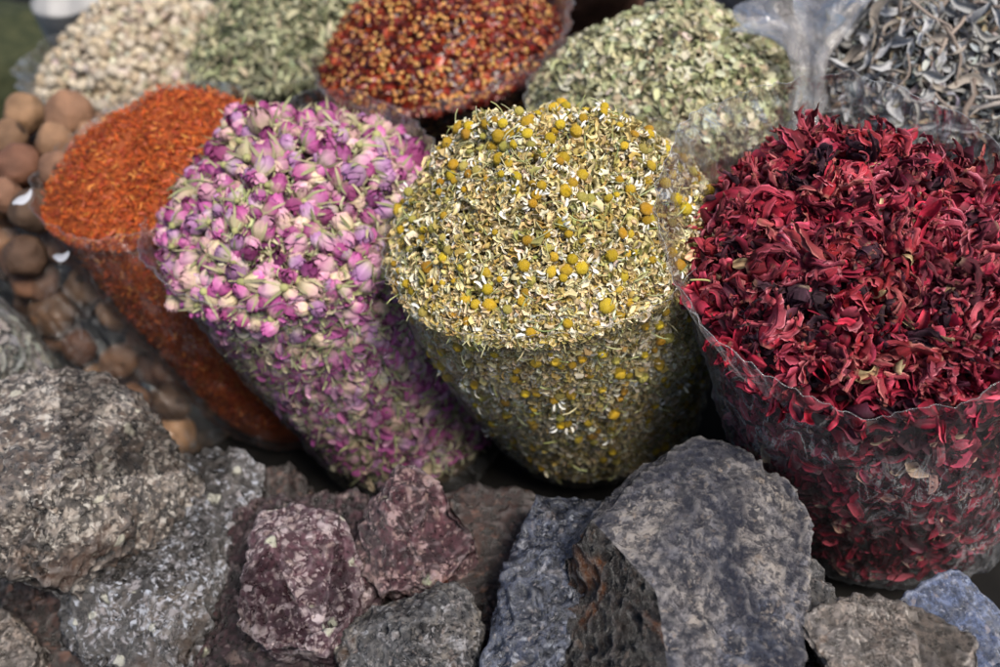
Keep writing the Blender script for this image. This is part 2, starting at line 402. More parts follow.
def film(S, mat, label, lift=0., off=.0018, nu=300, nt_=130, wr=.0028, flare=.0, lipf=None, hem=True, cat='plastic bag', group=None, name='plastic_bag', crumple=.0):
    """the clear bag: wall from the foot to above the fill line, with wrinkles, an uneven hem and a closed foot"""
    FILM_N[0] += 1; sd = S.seed*7.3
    u = np.linspace(0, 2*np.pi, nu, endpoint=False)
    H = np.linalg.norm(S.top-S.foot)
    lip = np.array([S.lip*(1+.6*mn.noise(Vector((math.cos(a)*1.6+sd, math.sin(a)*1.6, 1.)))+.3*mn.noise(Vector((math.cos(a)*5+sd, math.sin(a)*5, 1.)))+.07*mn.noise(Vector((math.cos(a)*14+sd, math.sin(a)*14, 1.)))) for a in u])
    if lipf is not None: lip = lip+lipf(u)
    lip = np.maximum(lip, .002)
    rows = []; tt = np.linspace(0, 1, nt_)
    Vs = np.zeros((nu, nt_, 3))
    for j, t in enumerate(tt):
        T = t*(1+lip/H)                     # above 1 = lip
        P = S.wall(u, np.minimum(T, 1.0), off)
        ov = np.clip(T-1, 0, None)*H
        ax = (S.top-S.foot)/H
        P = P + ax[None]*ov[:, None]
        fl = flare*ov/np.maximum(S.lip, 1e-4)
        P[:, 0] += np.cos(u)*fl; P[:, 1] += np.sin(u)*fl
        Vs[:, j] = P
    C0 = (S.top+S.foot)/2
    amp = wr
    for i in range(nu):
        cu, su = math.cos(u[i]), math.sin(u[i])
        for j in range(nt_):
            t = tt[j]
            n = mn.noise(Vector((cu*4+sd, su*4, t*7)))*1.2 + abs(mn.noise(Vector((cu*9+sd, su*9+t*3, t*13))))*1.3-.3
            n += .8*abs(mn.noise(Vector((cu*3+t*4, su*3+sd, t*24))))*(1-t*.5)+.9*(1-abs(mn.noise(Vector((cu*7+t*2.5+sd, su*7-t*2, sd)))))**6-.5
            extra = 1+crumple*max(0, (t*(1+lip[i]/H)-1)*H)/.01
            d = amp*n*extra
            d = max(d, -.0008) if t*(1+lip[i]/H) < 1 else d
            Vs[i, j, 0] += cu*d; Vs[i, j, 1] += su*d
    V = Vs.reshape(-1, 3)
    F = grid_faces(nu, nt_, True)
    ring = np.arange(nu)*nt_
    # foot
    Vf = np.vstack([Vs[:, 0]-np.array([0, 0, .0005]), Vs[:, 0].mean(0)]); k = np.arange(nu)
    b = Bag(); b.add(V, [F], (1, 1, 1)); b.add(Vf, [np.stack([(k+1) % nu, k, np.full(nu, nu)], 1)], (1, 1, 1))
    o_ = S.foot
    me = b.mesh(name, mat, True, o_)
    o = link(name, me, None, o_)
    tag(o, label, cat, group)
    if hem:   # the cut edge, a slightly thicker bead with little folds
        E = Vs[:, -1]; V_, F_, C_ = [], [], []
        hb = Bag(); r_ = .00022
        ringV = []
        for i in range(nu):
            d = E[(i+1) % nu]-E[i-1]; d = d/np.linalg.norm(d); rr = np.array([math.cos(u[i]), math.sin(u[i]), 0]); up_ = np.cross(d, rr)
            for k_ in range(5):
                a = 2*math.pi*k_/5; ringV.append(E[i]+r_*(math.cos(a)*rr+math.sin(a)*up_))
        ringV = np.array(ringV); f = []
        for i in range(nu):
            for k_ in range(5):
                a = i*5+k_; b2 = i*5+(k_+1) % 5; c = ((i+1) % nu)*5+(k_+1) % 5; d2 = ((i+1) % nu)*5+k_
                f.append((a, b2, c, d2))
        hb.add(ringV-o_, [np.array(f)], (1, 1, 1))
        link('hem', hb.mesh('hem', M_HEM), o)
    return o

M_FILM = film_mat('clear_film')
M_FILM2 = film_mat('clear_film_grey', haze=.03, streak=.34, edge=.45)
M_HEM = film_mat('film_hem', haze=.16, streak=.2)
M_MILK = film_mat('milky_film', haze=.16, streak=.4, milk=(.46, .43, .42), edge=.4)

# ------------------------------------------------------------------ the sacks' places
ZG = -.06
def S_(name, tx, ty, zt, rp, fx, fy, rb, heap, **kw):
    top = at(tx, ty, zt); foot = at(fx, fy, ZG+.004)
    D = project(top)[2]
    return Sack(top, foot, rp*D/FPX, rb, heap, **kw)
CH = S_('ch', 549, 229, .153, 158, 598, 420, .070, .070, seed=1, harm=((2, .03, .4), (3, .015, 1.)), lip=.006, hp=.85, ex=.95, bulge=.07)
RO = S_('ro', 298, 212, .132, 145, 425, 440, .068, .062, seed=2, harm=((2, .03, 2.4), (3, .02, .3)), lip=.012, hp=.85, peak=(.1, .1))
HI = S_('hi', 862, 268, .152, 168, 880, 500, .078, .036, seed=3, harm=((2, .02, 1.), (3, .02, 2.)), lip=.010, tilt=.024, hp=.7, bulge=.03)
OR = S_('or', 163, 168, .135, 122, 300, 400, .062, .045, seed=4, harm=((2, .02, 1.),), lip=.010, hp=.8, peak=(.2, .2))
OG = S_('og', 662, 86, .125, 131, 668, 230, .080, .052, seed=5, harm=((2, .02, .2),), lip=.006, hp=.9)
CI = S_('ci', 440, 46, .115, 120, 455, 150, .080, .058, seed=6, harm=((2, .02, .2),), lip=.012, hp=.9)
LE = S_('le', 292, 38, .105, 100, 335, 140, .075, .062, seed=7, harm=((2, .03, .2),), lip=.008, hp=.9)
BE = S_('be', 138, 55, .095, 98, 200, 150, .075, .050, seed=8, harm=((2, .04, .2),), lip=.010, hp=.9)
ST = S_('st', 925, 66, .115, 118, 930, 190, .080, .055, seed=9, harm=((2, .03, .2),), lip=.008, hp=.9)
LI = S_('li', 40, 175, .11, 95, 195, 400, .07, .030, seed=10, harm=((2, .02, .2),), lip=.006, hp=.9)
PA = S_('pa', -140, 330, .15, 105, 0, 430, .075, .035, seed=12, harm=((2, .02, .2),), lip=.006, hp=.9)
for k, s in dict(CH=CH, RO=RO, HI=HI, OR=OR, OG=OG, CI=CI, LE=LE, BE=BE, ST=ST, LI=LI, PA=PA).items():
    print(k, 'top', s.top.round(3), 'foot', s.foot.round(3), 'R', round(s.R, 3))

def rnd(n, tmax=.6):
    return rng.uniform(0, 2*np.pi, n), np.abs(rng.normal(0, tmax, n)), rng.uniform(0, 2*np.pi, n)
def pile(S, bag, templates, n, size, cols, wts, tilt=.7, lift=0., qmax=1.85, var=.14, off=-.001, svar=.25, wtilt=.25, wallw=1., toc=-.15, lay=None):
    P, Nn, q = S.sample(n, 0, qmax, off=off, wallw=wallw, view=toc)
    n = len(P); sp, ti, td = rnd(n, tilt); ti = np.where(q > 1, ti*wtilt, ti)
    P = P + Nn*(rng.uniform(-.004, lift, n)*np.where(q > 1, .3, 1.))[:, None]
    P = np.where((q > 1)[:, None], P-Nn*.001, P)
    R = rot_from(Nn, sp, ti, td)
    scatter(bag, templates, P, R, size*(1+rng.normal(0, svar, n)).clip(.4, 1.9), pick(cols, wts, n, var))

def stuff(name, bag, S, mat, label, cat):
    o = link(name, bag.mesh(name, mat, True, S.foot), None, S.foot)
    tag(o, label, cat, None, 'stuff'); return o
def dup_all(root):
    c = root.copy(); COL.objects.link(c)
    for ch in root.children:
        d = ch.copy(); COL.objects.link(d); d.parent = c
    return c
def place_many(protos, P, R, Sc, labels, cat, group, name):
    """one object per point; each first use takes the prototype itself"""
    used = set(); res = []
    for i in range(len(P)):
        k = int(rng.integers(0, len(protos)))
        o = protos[k] if k not in used else dup_all(protos[k])
        used.add(k)
        Rm = Matrix([list(R[i][0]), list(R[i][1]), list(R[i][2])])
        o.rotation_mode = 'QUATERNION'; o.rotation_quaternion = Rm.to_quaternion()
        o.location = P[i]; o.scale = (Sc[i],)*3
        tag(o, labels[k] if isinstance(labels, list) else labels, cat, group); res.append(o)
    for k, p in enumerate(protos):
        if k not in used:
            for c in list(p.children): bpy.data.objects.remove(c)
            bpy.data.objects.remove(p)
    return res

# ================================================================== chamomile
M_CH = herb_mat('dried_chamomile', .8, .4, 1400, transl=.18, mottle=.35, mscale=500)
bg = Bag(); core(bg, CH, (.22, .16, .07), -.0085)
shred = [strip(1, rng.uniform(.22, .6), 7, 4, curl=rng.uniform(-1.3, 1.3), twist=rng.uniform(-2.2, 2.2), cup=1.1, wob=.3, tip=.5, base=.3, peak=.7, seed=40+k, edge=1.1) for k in range(16)]
pile(CH, bg, shred, 15000, .0068, [(.70, .58, .32), (.80, .73, .54), (.58, .45, .19), (.46, .33, .09), (.38, .34, .11)], [5, 3, 4, 2, 2], tilt=1.0, lift=.0035, off=-.003)
blob = [ico(1, (1, .8, .7), .22, k) for k in range(4)]
pile(CH, bg, shred, 7000, .0062, [(.50, .40, .22), (.36, .27, .11), (.60, .50, .30)], [3, 2, 3], tilt=1., lift=.0, off=-.0062)
pile(CH, bg, blob, 5200, .0015, [(.55, .45, .24), (.42, .34, .13), (.62, .55, .36), (.60, .42, .06)], [4, 3, 3, 2], off=-.0035, lift=.001)
P, Nn, q = CH.sample(6500, 1.005, 1.88, off=-.0022, view=-.15); n = len(P); sp, ti, td = rnd(n, .22)
scatter(bg, shred, P, rot_from(Nn, sp, ti, td), .0070*(1+rng.normal(0, .25, n)).clip(.4, 1.8), pick([(.74, .62, .38), (.82, .76, .60), (.60, .47, .23), (.50, .36, .10), (.42, .36, .12)], [5, 4, 4, 2, 1], n))
P, Nn, q = CH.sample(2600, .9, 1.1, off=-.001, view=-.15); n = len(P); sp, ti, td = rnd(n, .8)
k_ = q < 1.0; P = P+Nn*(rng.uniform(-.001, .0035, n)*k_)[:, None]-Nn*(.0012*(~k_))[:, None]; ti = np.where(k_, ti, ti*.2)
scatter(bg, shred, P, rot_from(Nn, sp, ti, td), .0058*(1+rng.normal(0, .25, n)).clip(.4, 1.8), pick([(.74, .62, .38), (.82, .76, .60), (.60, .47, .23), (.50, .36, .10), (.42, .36, .12)], [5, 4, 4, 2, 1], n))
stuff('chamomile_petals', bg, CH, M_CH, 'heap of dried cream chamomile petals and crumbs filling the front middle bag', 'dried petals')
bg = Bag()
def stemt(seed, n=7, bend=1.4, L=1., r=.017):
    r_ = np.random.default_rng(seed); P = []; p = np.zeros(3); a = 0; c = r_.uniform(-bend, bend); e = r_.uniform(-bend, bend)*.4
    for i in range(n):
        t = i/(n-1); a = c*t; p = p+np.array([math.cos(a), math.sin(a), e*math.sin(3*t)])*L/(n-1); P.append(p.copy())
    P = np.array(P); P -= P.mean(0)
    return tube(P, r, 5)
stems = [stemt(k, bend=2.2) for k in range(10)]
pile(CH, bg, stems, 1100, .015, [(.42, .42, .20), (.50, .47, .26), (.33, .36, .14)], [3, 3, 2], tilt=.35, lift=.0035, off=-.001)
# the few that stick out at the top
for px, py, dx, dy in ((498, 128, -.004, .012), (548, 126, .006, .013), (618, 135, -.005, .010), (700, 200, .012, .001), (690, 280, .010, -.004)):
    q = at(px, py, .205 if py < 150 else .175)
    Pp = np.array([q+np.array([dx, .0, dy])*t+np.array([.002*math.sin(3*t), 0, 0]) for t in np.linspace(0, 1, 6)])
    V, Fs, Cc = tube(Pp, .0005, 5); bg.add(V, Fs, Cc*np.array((.45, .42, .16)))
stuff('chamomile_stems', bg, CH, M_CH, 'thin curved green stems strewn through the chamomile heap', 'dried stems')
M_YEL = herb_mat('chamomile_yellow', .85, 1., 1900, mottle=.45, mscale=1500, objvar=.22, huevar=.012)
def head_proto(k):
    r = np.random.default_rng(300+k)
    V, F, _ = ico(3)
    ht = r.uniform(.65, 1.1); V = V*np.array([1, 1, ht])
    d = np.array([mn.noise(Vector(v*5.5)+Vector((k*3., 0, 0))) for v in V]); V = V*(1+.22*d+.09*np.array([mn.noise(Vector(v*14)) for v in V]))[:, None]
    V[:, 2] = np.where(V[:, 2] < -.3, -.3+(V[:, 2]+.3)*.35, V[:, 2])
    colk = [(.62, .40, .02), (.70, .47, .035), (.52, .29, .02), (.48, .40, .09)][k % 4]
    t = np.clip((V[:, 2]+.4)/1.2, 0, 1)[:, None]
    C = np.array(colk)*(.8+.25*t) + (1-t)*np.array((.06, .07, .02)) + .05*d[:, None]
    b = Bag(); b.add(V, F, C)
    o = link('chamomile_head', b.mesh('chamomile_head', M_YEL))
    pb = Bag(); npet = int(r.integers(4, 11))
    for j in range(npet):
        V2, F2, S2 = strip(1.7, .62, 5, 3, curl=r.uniform(-1.9, -.4), twist=r.uniform(-.8, .8), cup=.6, wob=.12, tip=.5, base=.4, peak=.7, seed=int(500+k*20+j))
        a = 2*math.pi*j/npet+r.uniform(-.3, .3); V2 = V2-V2[:3].mean(0)
        rm = np.array([[math.cos(a), -math.sin(a), 0], [math.sin(a), math.cos(a), 0], [0, 0, 1.]])
        V2 = (V2*r.uniform(.7, 1.15)+np.array([.75, 0, -.25]))@rm.T
        pb.add(V2, F2, S2*np.array([(.84, .80, .68), (.78, .70, .50), (.88, .87, .80)][int(r.integers(0, 3))]))
    V2, F2, S2 = ico(1, (.7, .7, .3)); qb = Bag(); qb.add(V2+np.array([0, 0, -.42]), F2, S2*np.array((.30, .31, .12)))
    link('petals', pb.mesh('petals', M_CH), o); link('base', qb.mesh('base', M_CH), o)
    return o
protos = [head_proto(k) for k in range(10)]
P, Nn, q = CH.sample(300, 0, 1.80, off=.0005, view=.0, dmin=.0042, tries=4, wallw=.65, margin=0)
print('heads', len(P), (q > 1).sum())
n = len(P); sp, ti, td = rnd(n, .75); P = P + Nn*(rng.uniform(-.0004, .0032, n)*(q < 1) - .0014*(q > 1))[:, None]
hl = ['bright yellow round head of dried chamomile in the heap', 'golden yellow chamomile head with ragged cream petals in the heap',
      'dull amber chamomile head half sunk among the petals', 'small greenish unripe chamomile head in the heap']
place_many(protos, P, rot_from(Nn, sp, ti, td), (.0029*(1+rng.normal(0, .22, n))).clip(.0017, .0046), [hl[k % 4] for k in range(10)], 'chamomile flower', 'dried chamomile heads in the front middle bag', 'chamomile_head')
film(CH, M_FILM, 'clear plastic bag holding the yellow and cream chamomile', flare=.002, lipf=lambda u: .010*np.clip(np.cos(u-1.2), 0, 1)+.007*np.clip(np.cos(u-.1), 0, 1))

# ================================================================== rosebuds
M_RO = herb_mat('rose_petal', .62, .5, 900, transl=.12, mottle=.4, mscale=420, objvar=.22, huevar=.012)
M_SEP = herb_mat('rose_sepal', .75, .3, 900, transl=.1, mottle=.3, mscale=500, objvar=.2)
def bud_proto(k):
    r = np.random.default_rng(700+k)
    tip_c, mid_c, base_c = [((.42, .08, .27), (.55, .20, .38), (.46, .38, .25)), ((.54, .22, .37), (.60, .36, .42), (.50, .43, .30)),
                            ((.24, .03, .14), (.36, .09, .23), (.42, .28, .22)), ((.58, .34, .36), (.62, .48, .34), (.54, .44, .26)),
                            ((.34, .14, .32), (.46, .28, .42), (.48, .41, .30))][k % 5]
    b = Bag(); openn = r.uniform(0, .35)
    npet = 8
    for j in range(npet):
        lay = j/npet; th0 = j*2.4+r.uniform(-.3, .3); span = r.uniform(1.1, 1.5)
        nu, nv = 9, 10; V = []; C = []
        for a in np.linspace(-1, 1, nu):
            for t in np.linspace(0, 1, nv):
                hgt = t*(1-.16*lay)*(1-.22*abs(a)**2.2*t)
                rr = (.41*math.sin(math.pi*min(1, hgt*.87+.09))**.8)*(.62+.38*lay) + .03*lay
                rr += openn*lay*.22*max(0, t-.6)**1.2*2
                if t > .85: rr += .05*lay*(t-.85)/.15*(1+a*math.sin(j))
                th = th0+a*span*(.55+.45*math.sin(math.pi*min(1, t*.8+.12)))
                rr *= 1+.16*mn.noise(Vector((a*1.8+j*3, t*3.2, k*5.)))+.07*mn.noise(Vector((a*6+j*3, t*8, k*5.)))
                rr *= 1+.06*math.sin(a*7+j)*t + .04*math.sin(11*a+3*j)
                V.append((rr*math.cos(th), rr*math.sin(th), hgt))
                w = t**1.25; c = np.array(base_c)*(1-min(1, w*2.2))+np.array(mid_c)*min(1, w*2.2) if w < .45 else np.array(mid_c)*(1-(w-.45)/.55)+np.array(tip_c)*(w-.45)/.55
                c = c*(1+.12*math.sin(a*9+j*2)) ; c = c*(.8 if abs(a) > .9 else 1.)
                C.append(c)
        b.add(np.array(V), [grid_faces(nu, nv)], np.array(C))
    V, F, S = ico(1, (.2, .2, .3)); b.add(V+np.array([0, 0, .35]), F, S*np.array(mid_c)*.5)
    BUDT.append((np.concatenate(b.V), [np.concatenate(f) for f in b.F.values()], np.concatenate(b.C)))
    o = link('rosebud', b.mesh('rosebud', M_RO))
    sb = Bag(); V, F, S = ico(2, (.17, .17, .2)); sb.add(V+np.array([0, 0, -.08]), F, S*np.array((.34, .33, .14)))
    P = np.array([[0, 0, -.2], [.02, .01, -.35], [.05*r.normal(), .03, -.35-r.uniform(.05, .4)]]); V, F, S = tube(P, .035, 5); tb = Bag(); tb.add(V, F, S*np.array((.34, .32, .16))); link('stem', tb.mesh('stem', M_SEP), o)
    for j in range(5):
        a = j*2*math.pi/5+r.uniform(-.2, .2); L = r.uniform(.75, 1.25); outw = r.uniform(0, .35) if r.random() > .35 else r.uniform(.5, 1.1)
        nu, nv = 8, 3; V = []
        for i, t in enumerate(np.linspace(0, 1, nu)):
            z = -.03+L*t*(1-.3*outw*t); rr = .15+.30*math.sin(math.pi*min(.62, t*.8)+.05)+outw*t*t*.5
            w = .078*(1-t)**.7*(.6+1.2*t)+.006
            for v in (-1, 0, 1):
                V.append((rr*math.cos(a)-math.sin(a)*v*w, rr*math.sin(a)+math.cos(a)*v*w, z+(.0 if v else .01)))
        sb.add(np.array(V), [grid_faces(nu, nv)], np.array((.29, .30, .15) if j % 2 else (.38, .34, .20)))
    link('calyx', sb.mesh('calyx', M_SEP), o)
    return o
BUDT = []
protos = [bud_proto(k) for k in range(15)]
P, Nn, q = RO.sample(300, 0, 1.72, off=-.002, view=-.02, dmin=.0092, tries=30, margin=-5, wallw=.25)
n = len(P); print('buds', n, (q > 1).sum())
sp = rng.uniform(0, 6.28, n); ti = np.where(q > 1, rng.normal(1.5, .15, n), np.abs(rng.normal(1.15, .6, n))); td = rng.uniform(0, 6.28, n)
R = rot_from(Nn, sp, ti, td); sz = .0142*(1+rng.normal(0, .18, n)).clip(.65, 1.4)
P = P - R[:, :, 2]*(sz*.42)[:, None] + Nn*(rng.uniform(-.002, .0015, n)*(q < 1)-.0075*(q > 1))[:, None]
rl = ['magenta tipped dried rosebud with green sepals in the heap', 'pale pink dried rosebud in the heap', 'dark purple red shrivelled rosebud in the heap',
      'cream coloured faded rosebud with a blush tip in the heap', 'lilac pink dried rosebud in the heap']
place_many(protos, P, R, sz, [rl[k % 5] for k in range(15)], 'rosebud', 'dried rosebuds in the bag left of the chamomile', 'rosebud')
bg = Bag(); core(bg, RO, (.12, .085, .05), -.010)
pet = [strip(1, .62, 6, 5, curl=rng.uniform(-1.2, 1.2), twist=rng.uniform(-.6, .6), cup=.8, wob=.09, tip=.4, base=.4, peak=.6, seed=60+k, edge=1.15) for k in range(8)]
sep = [strip(1, .16, 7, 3, curl=rng.uniform(-2, 2), twist=rng.uniform(-1., 1.), cup=.6, wob=.1, tip=.15, base=.6, peak=.4, seed=80+k) for k in range(8)]
PC = [(.34, .08, .24), (.44, .23, .34), (.50, .42, .30), (.20, .04, .13)]
pile(RO, bg, pet, 2600, .0098, PC, [4, 4, 2.5, 2], tilt=.9, off=-.006, lift=.001, wallw=1.)
pile(RO, bg, sep, 3400, .0105, [(.38, .38, .20), (.50, .47, .30), (.28, .30, .13), (.48, .38, .26)], [3, 3, 2, 2], tilt=.6, off=-.004, lift=.002, wallw=.5)
P, Nn, q = RO.sample(420, 1.02, 1.86, off=-.0016, view=-.1); n = len(P); sp, ti, td = rnd(n, .14)
scatter(bg, pet, P, rot_from(Nn, sp, ti, td), np.full(n, .0088)*(1+rng.normal(0, .2, n)), pick(PC, [4, 4, 2.5, 1], n))
P, Nn, q = RO.sample(700, 1.02, 1.86, off=-.0012, view=-.1); n = len(P); sp, ti, td = rnd(n, .12)
scatter(bg, sep, P, rot_from(Nn, sp, ti, td), np.full(n, .010), pick([(.30, .30, .16), (.40, .37, .24), (.22, .22, .11)], [3, 3, 2], n))
P, Nn, q = RO.sample(1000, 0, 1.80, off=-.0075, view=-.05, dmin=.0080, tries=12); n = len(P)
scatter(bg, BUDT, P, rot_from(Nn, rng.uniform(0, 6.28, n), np.where(q > 1, rng.uniform(1.35, 1.8, n), rng.uniform(.9, 2., n)), rng.uniform(0, 6.28, n)), np.full(n, .0128), np.ones((n, 3))*(1+rng.normal(0, .1, (n, 1))))
stuff('rose_petals', bg, RO, M_SEP, 'loose pink rose petals and green sepals filling the rosebud bag', 'dried petals')
film(RO, M_FILM, 'clear plastic bag leaning left and full of pink rosebuds', flare=.003, lipf=lambda u: .012*np.clip(np.cos(u-1.3), 0, 1)+.006*np.clip(np.cos(u-3.3), 0, 1))

# ================================================================== hibiscus
M_HI = herb_mat('hibiscus_calyx', .65, .5, 700, transl=.10, mottle=.6, mscale=260, objvar=.28, huevar=.006, spec=.3)
HC_ = [((.34, .005, .018), (.62, .10, .15)), ((.20, .004, .016), (.52, .09, .14)), ((.10, .006, .015), (.32, .045, .075)), ((.035, .010, .020), (.10, .035, .055)), ((.40, .02, .05), (.70, .22, .27)), ((.32, .01, .03), (.60, .20, .18))]
def lobe(r, L, W, seed, cin, ced, nu=22, nv=7):
    V, F, S = strip(L, W, nu, nv, curl=r.uniform(-1., 3.8), twist=r.uniform(-2., 2.), cup=r.uniform(.8, 2.6), ridges=.26 if nv > 5 else .1, wob=.2, tip=.42, base=.7, peak=.35, seed=seed)
    if nu > 12: V = V+np.array([[mn.noise(Vector(v*6)+Vector((seed, 0, 0))), mn.noise(Vector(v*6)+Vector((0, seed, 0))), mn.noise(Vector(v*6)+Vector((0, 0, seed)))] for v in V])*.045+np.array([[0, 0, mn.noise(Vector(v*17)+Vector((seed, 0, 0)))] for v in V])*.02
    if nu > 12:
        vv = np.tile(np.linspace(-1, 1, nv), nu); tt_ = np.repeat(np.linspace(0, 1, nu), nv)
        V = V+np.stack([.3*vv*0, 0*vv, vv**2*np.sin(tt_*(16+seed % 7)+2*np.sign(vv)+seed)*.035*(.3+tt_)], 1)+np.array([[mn.noise(Vector(v*26)+Vector((seed, 0, 0))), mn.noise(Vector(v*26)+Vector((0, seed, 0))), mn.noise(Vector(v*26)+Vector((0, 0, seed)))] for v in V])*.03*(vv**2)[:, None]
    v = np.tile(np.abs(np.linspace(-1, 1, nv)), nu)[:, None]; t = np.repeat(np.linspace(0, 1, nu), nv)[:, None]
    rid = np.tile([.45 if j % 2 else 1.25 for j in range(nv)], nu)[:, None]
    mixv = np.clip(v**3+.38*(rid > 1)*(.5+.5*np.sin(7*t+seed)), 0, 1); C = (np.array(cin)*(1-mixv)+np.array(ced)*mixv)*(rid**.7)*(1+.2*np.sin(9*t+seed))  # pink edge colour also mixed onto the ridges, painting their shine into the colour
    C = C*(1-.35*(t > .93))+np.array((.25, .12, .06))*.35*(t > .93)
    return V-V[:nv].mean(0), F, C
def calyx_proto(k):
    r = np.random.default_rng(900+k); b = Bag(); cin, ced = HC_[k % len(HC_)]
    nl = int(r.integers(5, 8)); close = r.uniform(.10, .55)
    for j in range(nl):
        V, F, C = lobe(r, r.uniform(.75, 1.15), r.uniform(.11, .20), 1000+k*10+j, cin, ced)
        a = 2*math.pi*j/5+r.uniform(-.4, .4)
        # stand the lobe up beside the axis, leaning out by «close»
        el = math.pi/2-close*r.uniform(.4, 1.6)
        Ry = np.array([[math.cos(el), 0, -math.sin(el)], [0, 1, 0], [math.sin(el), 0, math.cos(el)]])
        Rz = np.array([[math.cos(a), -math.sin(a), 0], [math.sin(a), math.cos(a), 0], [0, 0, 1.]])
        V = (V@Ry.T+np.array([.12, 0, 0]))@Rz.T
        b.add(V, F, C)
    nb = 18; V = []; C = []
    for i, z in enumerate(np.linspace(-.12, .22, 6)):
        for j in range(nb):
            a = 2*math.pi*j/nb; rr = [.07, .12, .15, .17, .17, .16][i]*(1+(.16 if j % 2 else -.1)+.15*math.sin(2*a+k))
            V.append((rr*math.cos(a), rr*math.sin(a), z)); C.append(np.array(cin)*(1.1 if j % 2 else .7)+(np.array((.20, .16, .10)) if i == 0 else 0))
    f = [(i*nb+j, i*nb+(j+1) % nb, (i+1)*nb+(j+1) % nb, (i+1)*nb+j) for i in range(5) for j in range(nb)]
    b.add(np.array(V), [np.array(f)], np.array(C))
    # bracts
    for j in range(int(r.integers(2, 5))):
        V, F, C = lobe(r, r.uniform(.3, .5), .09, 2000+k*10+j, cin, ced, 8, 3)
        a = r.uniform(0, 6.28); Rz = np.array([[math.cos(a), -math.sin(a), 0], [math.sin(a), math.cos(a), 0], [0, 0, 1.]])
        b.add((V+np.array([.12, 0, -.05]))@Rz.T, F, C)
    return link('hibiscus_calyx', b.mesh('hibiscus_calyx', M_HI))
protos = [calyx_proto(k) for k in range(24)]
P, Nn, q = HI.sample(300, 0, .90, off=-.003, view=-.1, dmin=.0088, tries=30, margin=5)
n = len(P); print('calyces', n)
sp = rng.uniform(0, 6.28, n); ti = np.abs(rng.normal(1.4, .35, n)); td = rng.uniform(0, 6.28, n)
ti = np.minimum(ti, np.where(q > .74, .8, 3.)); R = rot_from(Nn, sp, ti, td); sz = .0245*(1+rng.normal(0, .16, n)).clip(.65, 1.35)
P = P - R[:, :, 2]*(sz*.40)[:, None] + Nn*rng.uniform(-.004, .003, n)[:, None]
cl = ['deep red dried hibiscus calyx with curled lobes in the heap', 'crimson dried hibiscus calyx with pink edges in the heap', 'dark wine red shrivelled hibiscus calyx in the heap',
      'almost black purple hibiscus calyx in the heap', 'pinkish red frosted hibiscus calyx in the heap', 'red hibiscus calyx with tan papery edges in the heap']
place_many(protos, P, R, sz, [cl[k % 6] for k in range(24)], 'hibiscus flower', 'dried hibiscus calyces in the front right bag', 'hibiscus_calyx')
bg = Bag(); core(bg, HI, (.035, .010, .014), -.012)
lob = []
for k in range(14):
    V, F, C = lobe(np.random.default_rng(50+k), 1., .3, 3000+k, (1, 1, 1), (1.5, 1.9, 1.9), 12, 5); lob.append((V-V.mean(0), F, C))
HCOL = [(.33, .012, .022), (.20, .010, .02), (.06, .010, .018), (.40, .04, .06), (.42, .26, .14)]
pile(HI, bg, lob, 900, .021, HCOL, [4, 4, 3, 2, .5], tilt=.9, off=-.007, lift=.003, qmax=1.)
P, Nn, q = HI.sample(2300, 1.01, 1.9, off=-.003, view=-.15); n = len(P); sp, ti, td = rnd(n, .22)
P = P-Nn*rng.uniform(.0, .006, n)[:, None]
lobw = [(V, F, C) for V, F, C in [strip(1, .42, 8, 5, curl=.8*(-1)**k, twist=.3, cup=.5, ridges=.08, wob=.14, tip=.3, base=.4, peak=.5, seed=400+k, edge=1.6) for k in range(10)]]
scatter(bg, lobw, P, rot_from(Nn, sp, ti, td), .0125*(1+rng.normal(0, .3, n)).clip(.4, 1.8), pick([(.24, .012, .025), (.12, .010, .018), (.05, .010, .016), (.38, .06, .08), (.50, .33, .24)], [5, 4, 4, 2, 1.], n, .2))
stuff('hibiscus_petals', bg, HI, M_HI, 'dark red hibiscus fragments pressed against the front right bag', 'dried petals')
film(HI, M_FILM2, 'clear wrinkled plastic bag holding the deep red hibiscus', flare=.002, wr=.002, lipf=lambda u: .022*np.clip(np.cos(u-1.6), 0, 1)**.7+.014*np.clip(np.cos(u-2.9), 0, 1)**1.5+.003, crumple=.25)

# ================================================================== orange safflower
M_OR = herb_mat('safflower', .75, .2, 900, transl=.2, mottle=.15)
bg = Bag(); core(bg, OR, (.26, .055, .012), -.005)
thr = [strip(1, .26, 4, 3, curl=rng.uniform(-1.2, 1.2), twist=rng.uniform(-1, 1), cup=.7, wob=.12, tip=.3, base=.5, peak=.5, seed=100+k) for k in range(8)]
pile(OR, bg, thr, 17000, .0048, [(.44, .075, .014), (.50, .12, .02), (.26, .034, .012), (.56, .22, .05), (.48, .12, .06)], [5, 4, 3, 1.3, 1.5], tilt=.7, off=-.003, lift=.002)
stuff('orange_petals', bg, OR, M_OR, 'heap of bright rust orange dried petal shreds', 'dried petals')
film(OR, M_FILM, 'clear plastic bag leaning far left around rust orange dried petals', flare=.001)

# ================================================================== oregano
M_OG = herb_mat('dried_leaf', .8, .3, 900, transl=.12, mottle=.2)
bg = Bag(); core(bg, OG, (.16, .15, .075), -.005)
flk = [strip(1, rng.uniform(.5, .9), 4, 3, curl=rng.uniform(-.5, .5), twist=rng.uniform(-.4, .4), cup=.35, wob=.1, tip=.4, base=.4, peak=.5, seed=120+k) for k in range(10)]
pile(OG, bg, flk, 14000, .0064, [(.44, .42, .26), (.35, .345, .20), (.56, .54, .40), (.20, .205, .11), (.38, .30, .20)], [4, 4, 3, 2, 1], tilt=.8, off=-.002, lift=.002)
stuff('crushed_leaves', bg, OG, M_OG, 'heap of crushed pale green herb leaves behind the chamomile', 'dried leaves')
film(OG, M_FILM2, 'clear plastic bag holding crushed pale green leaves')

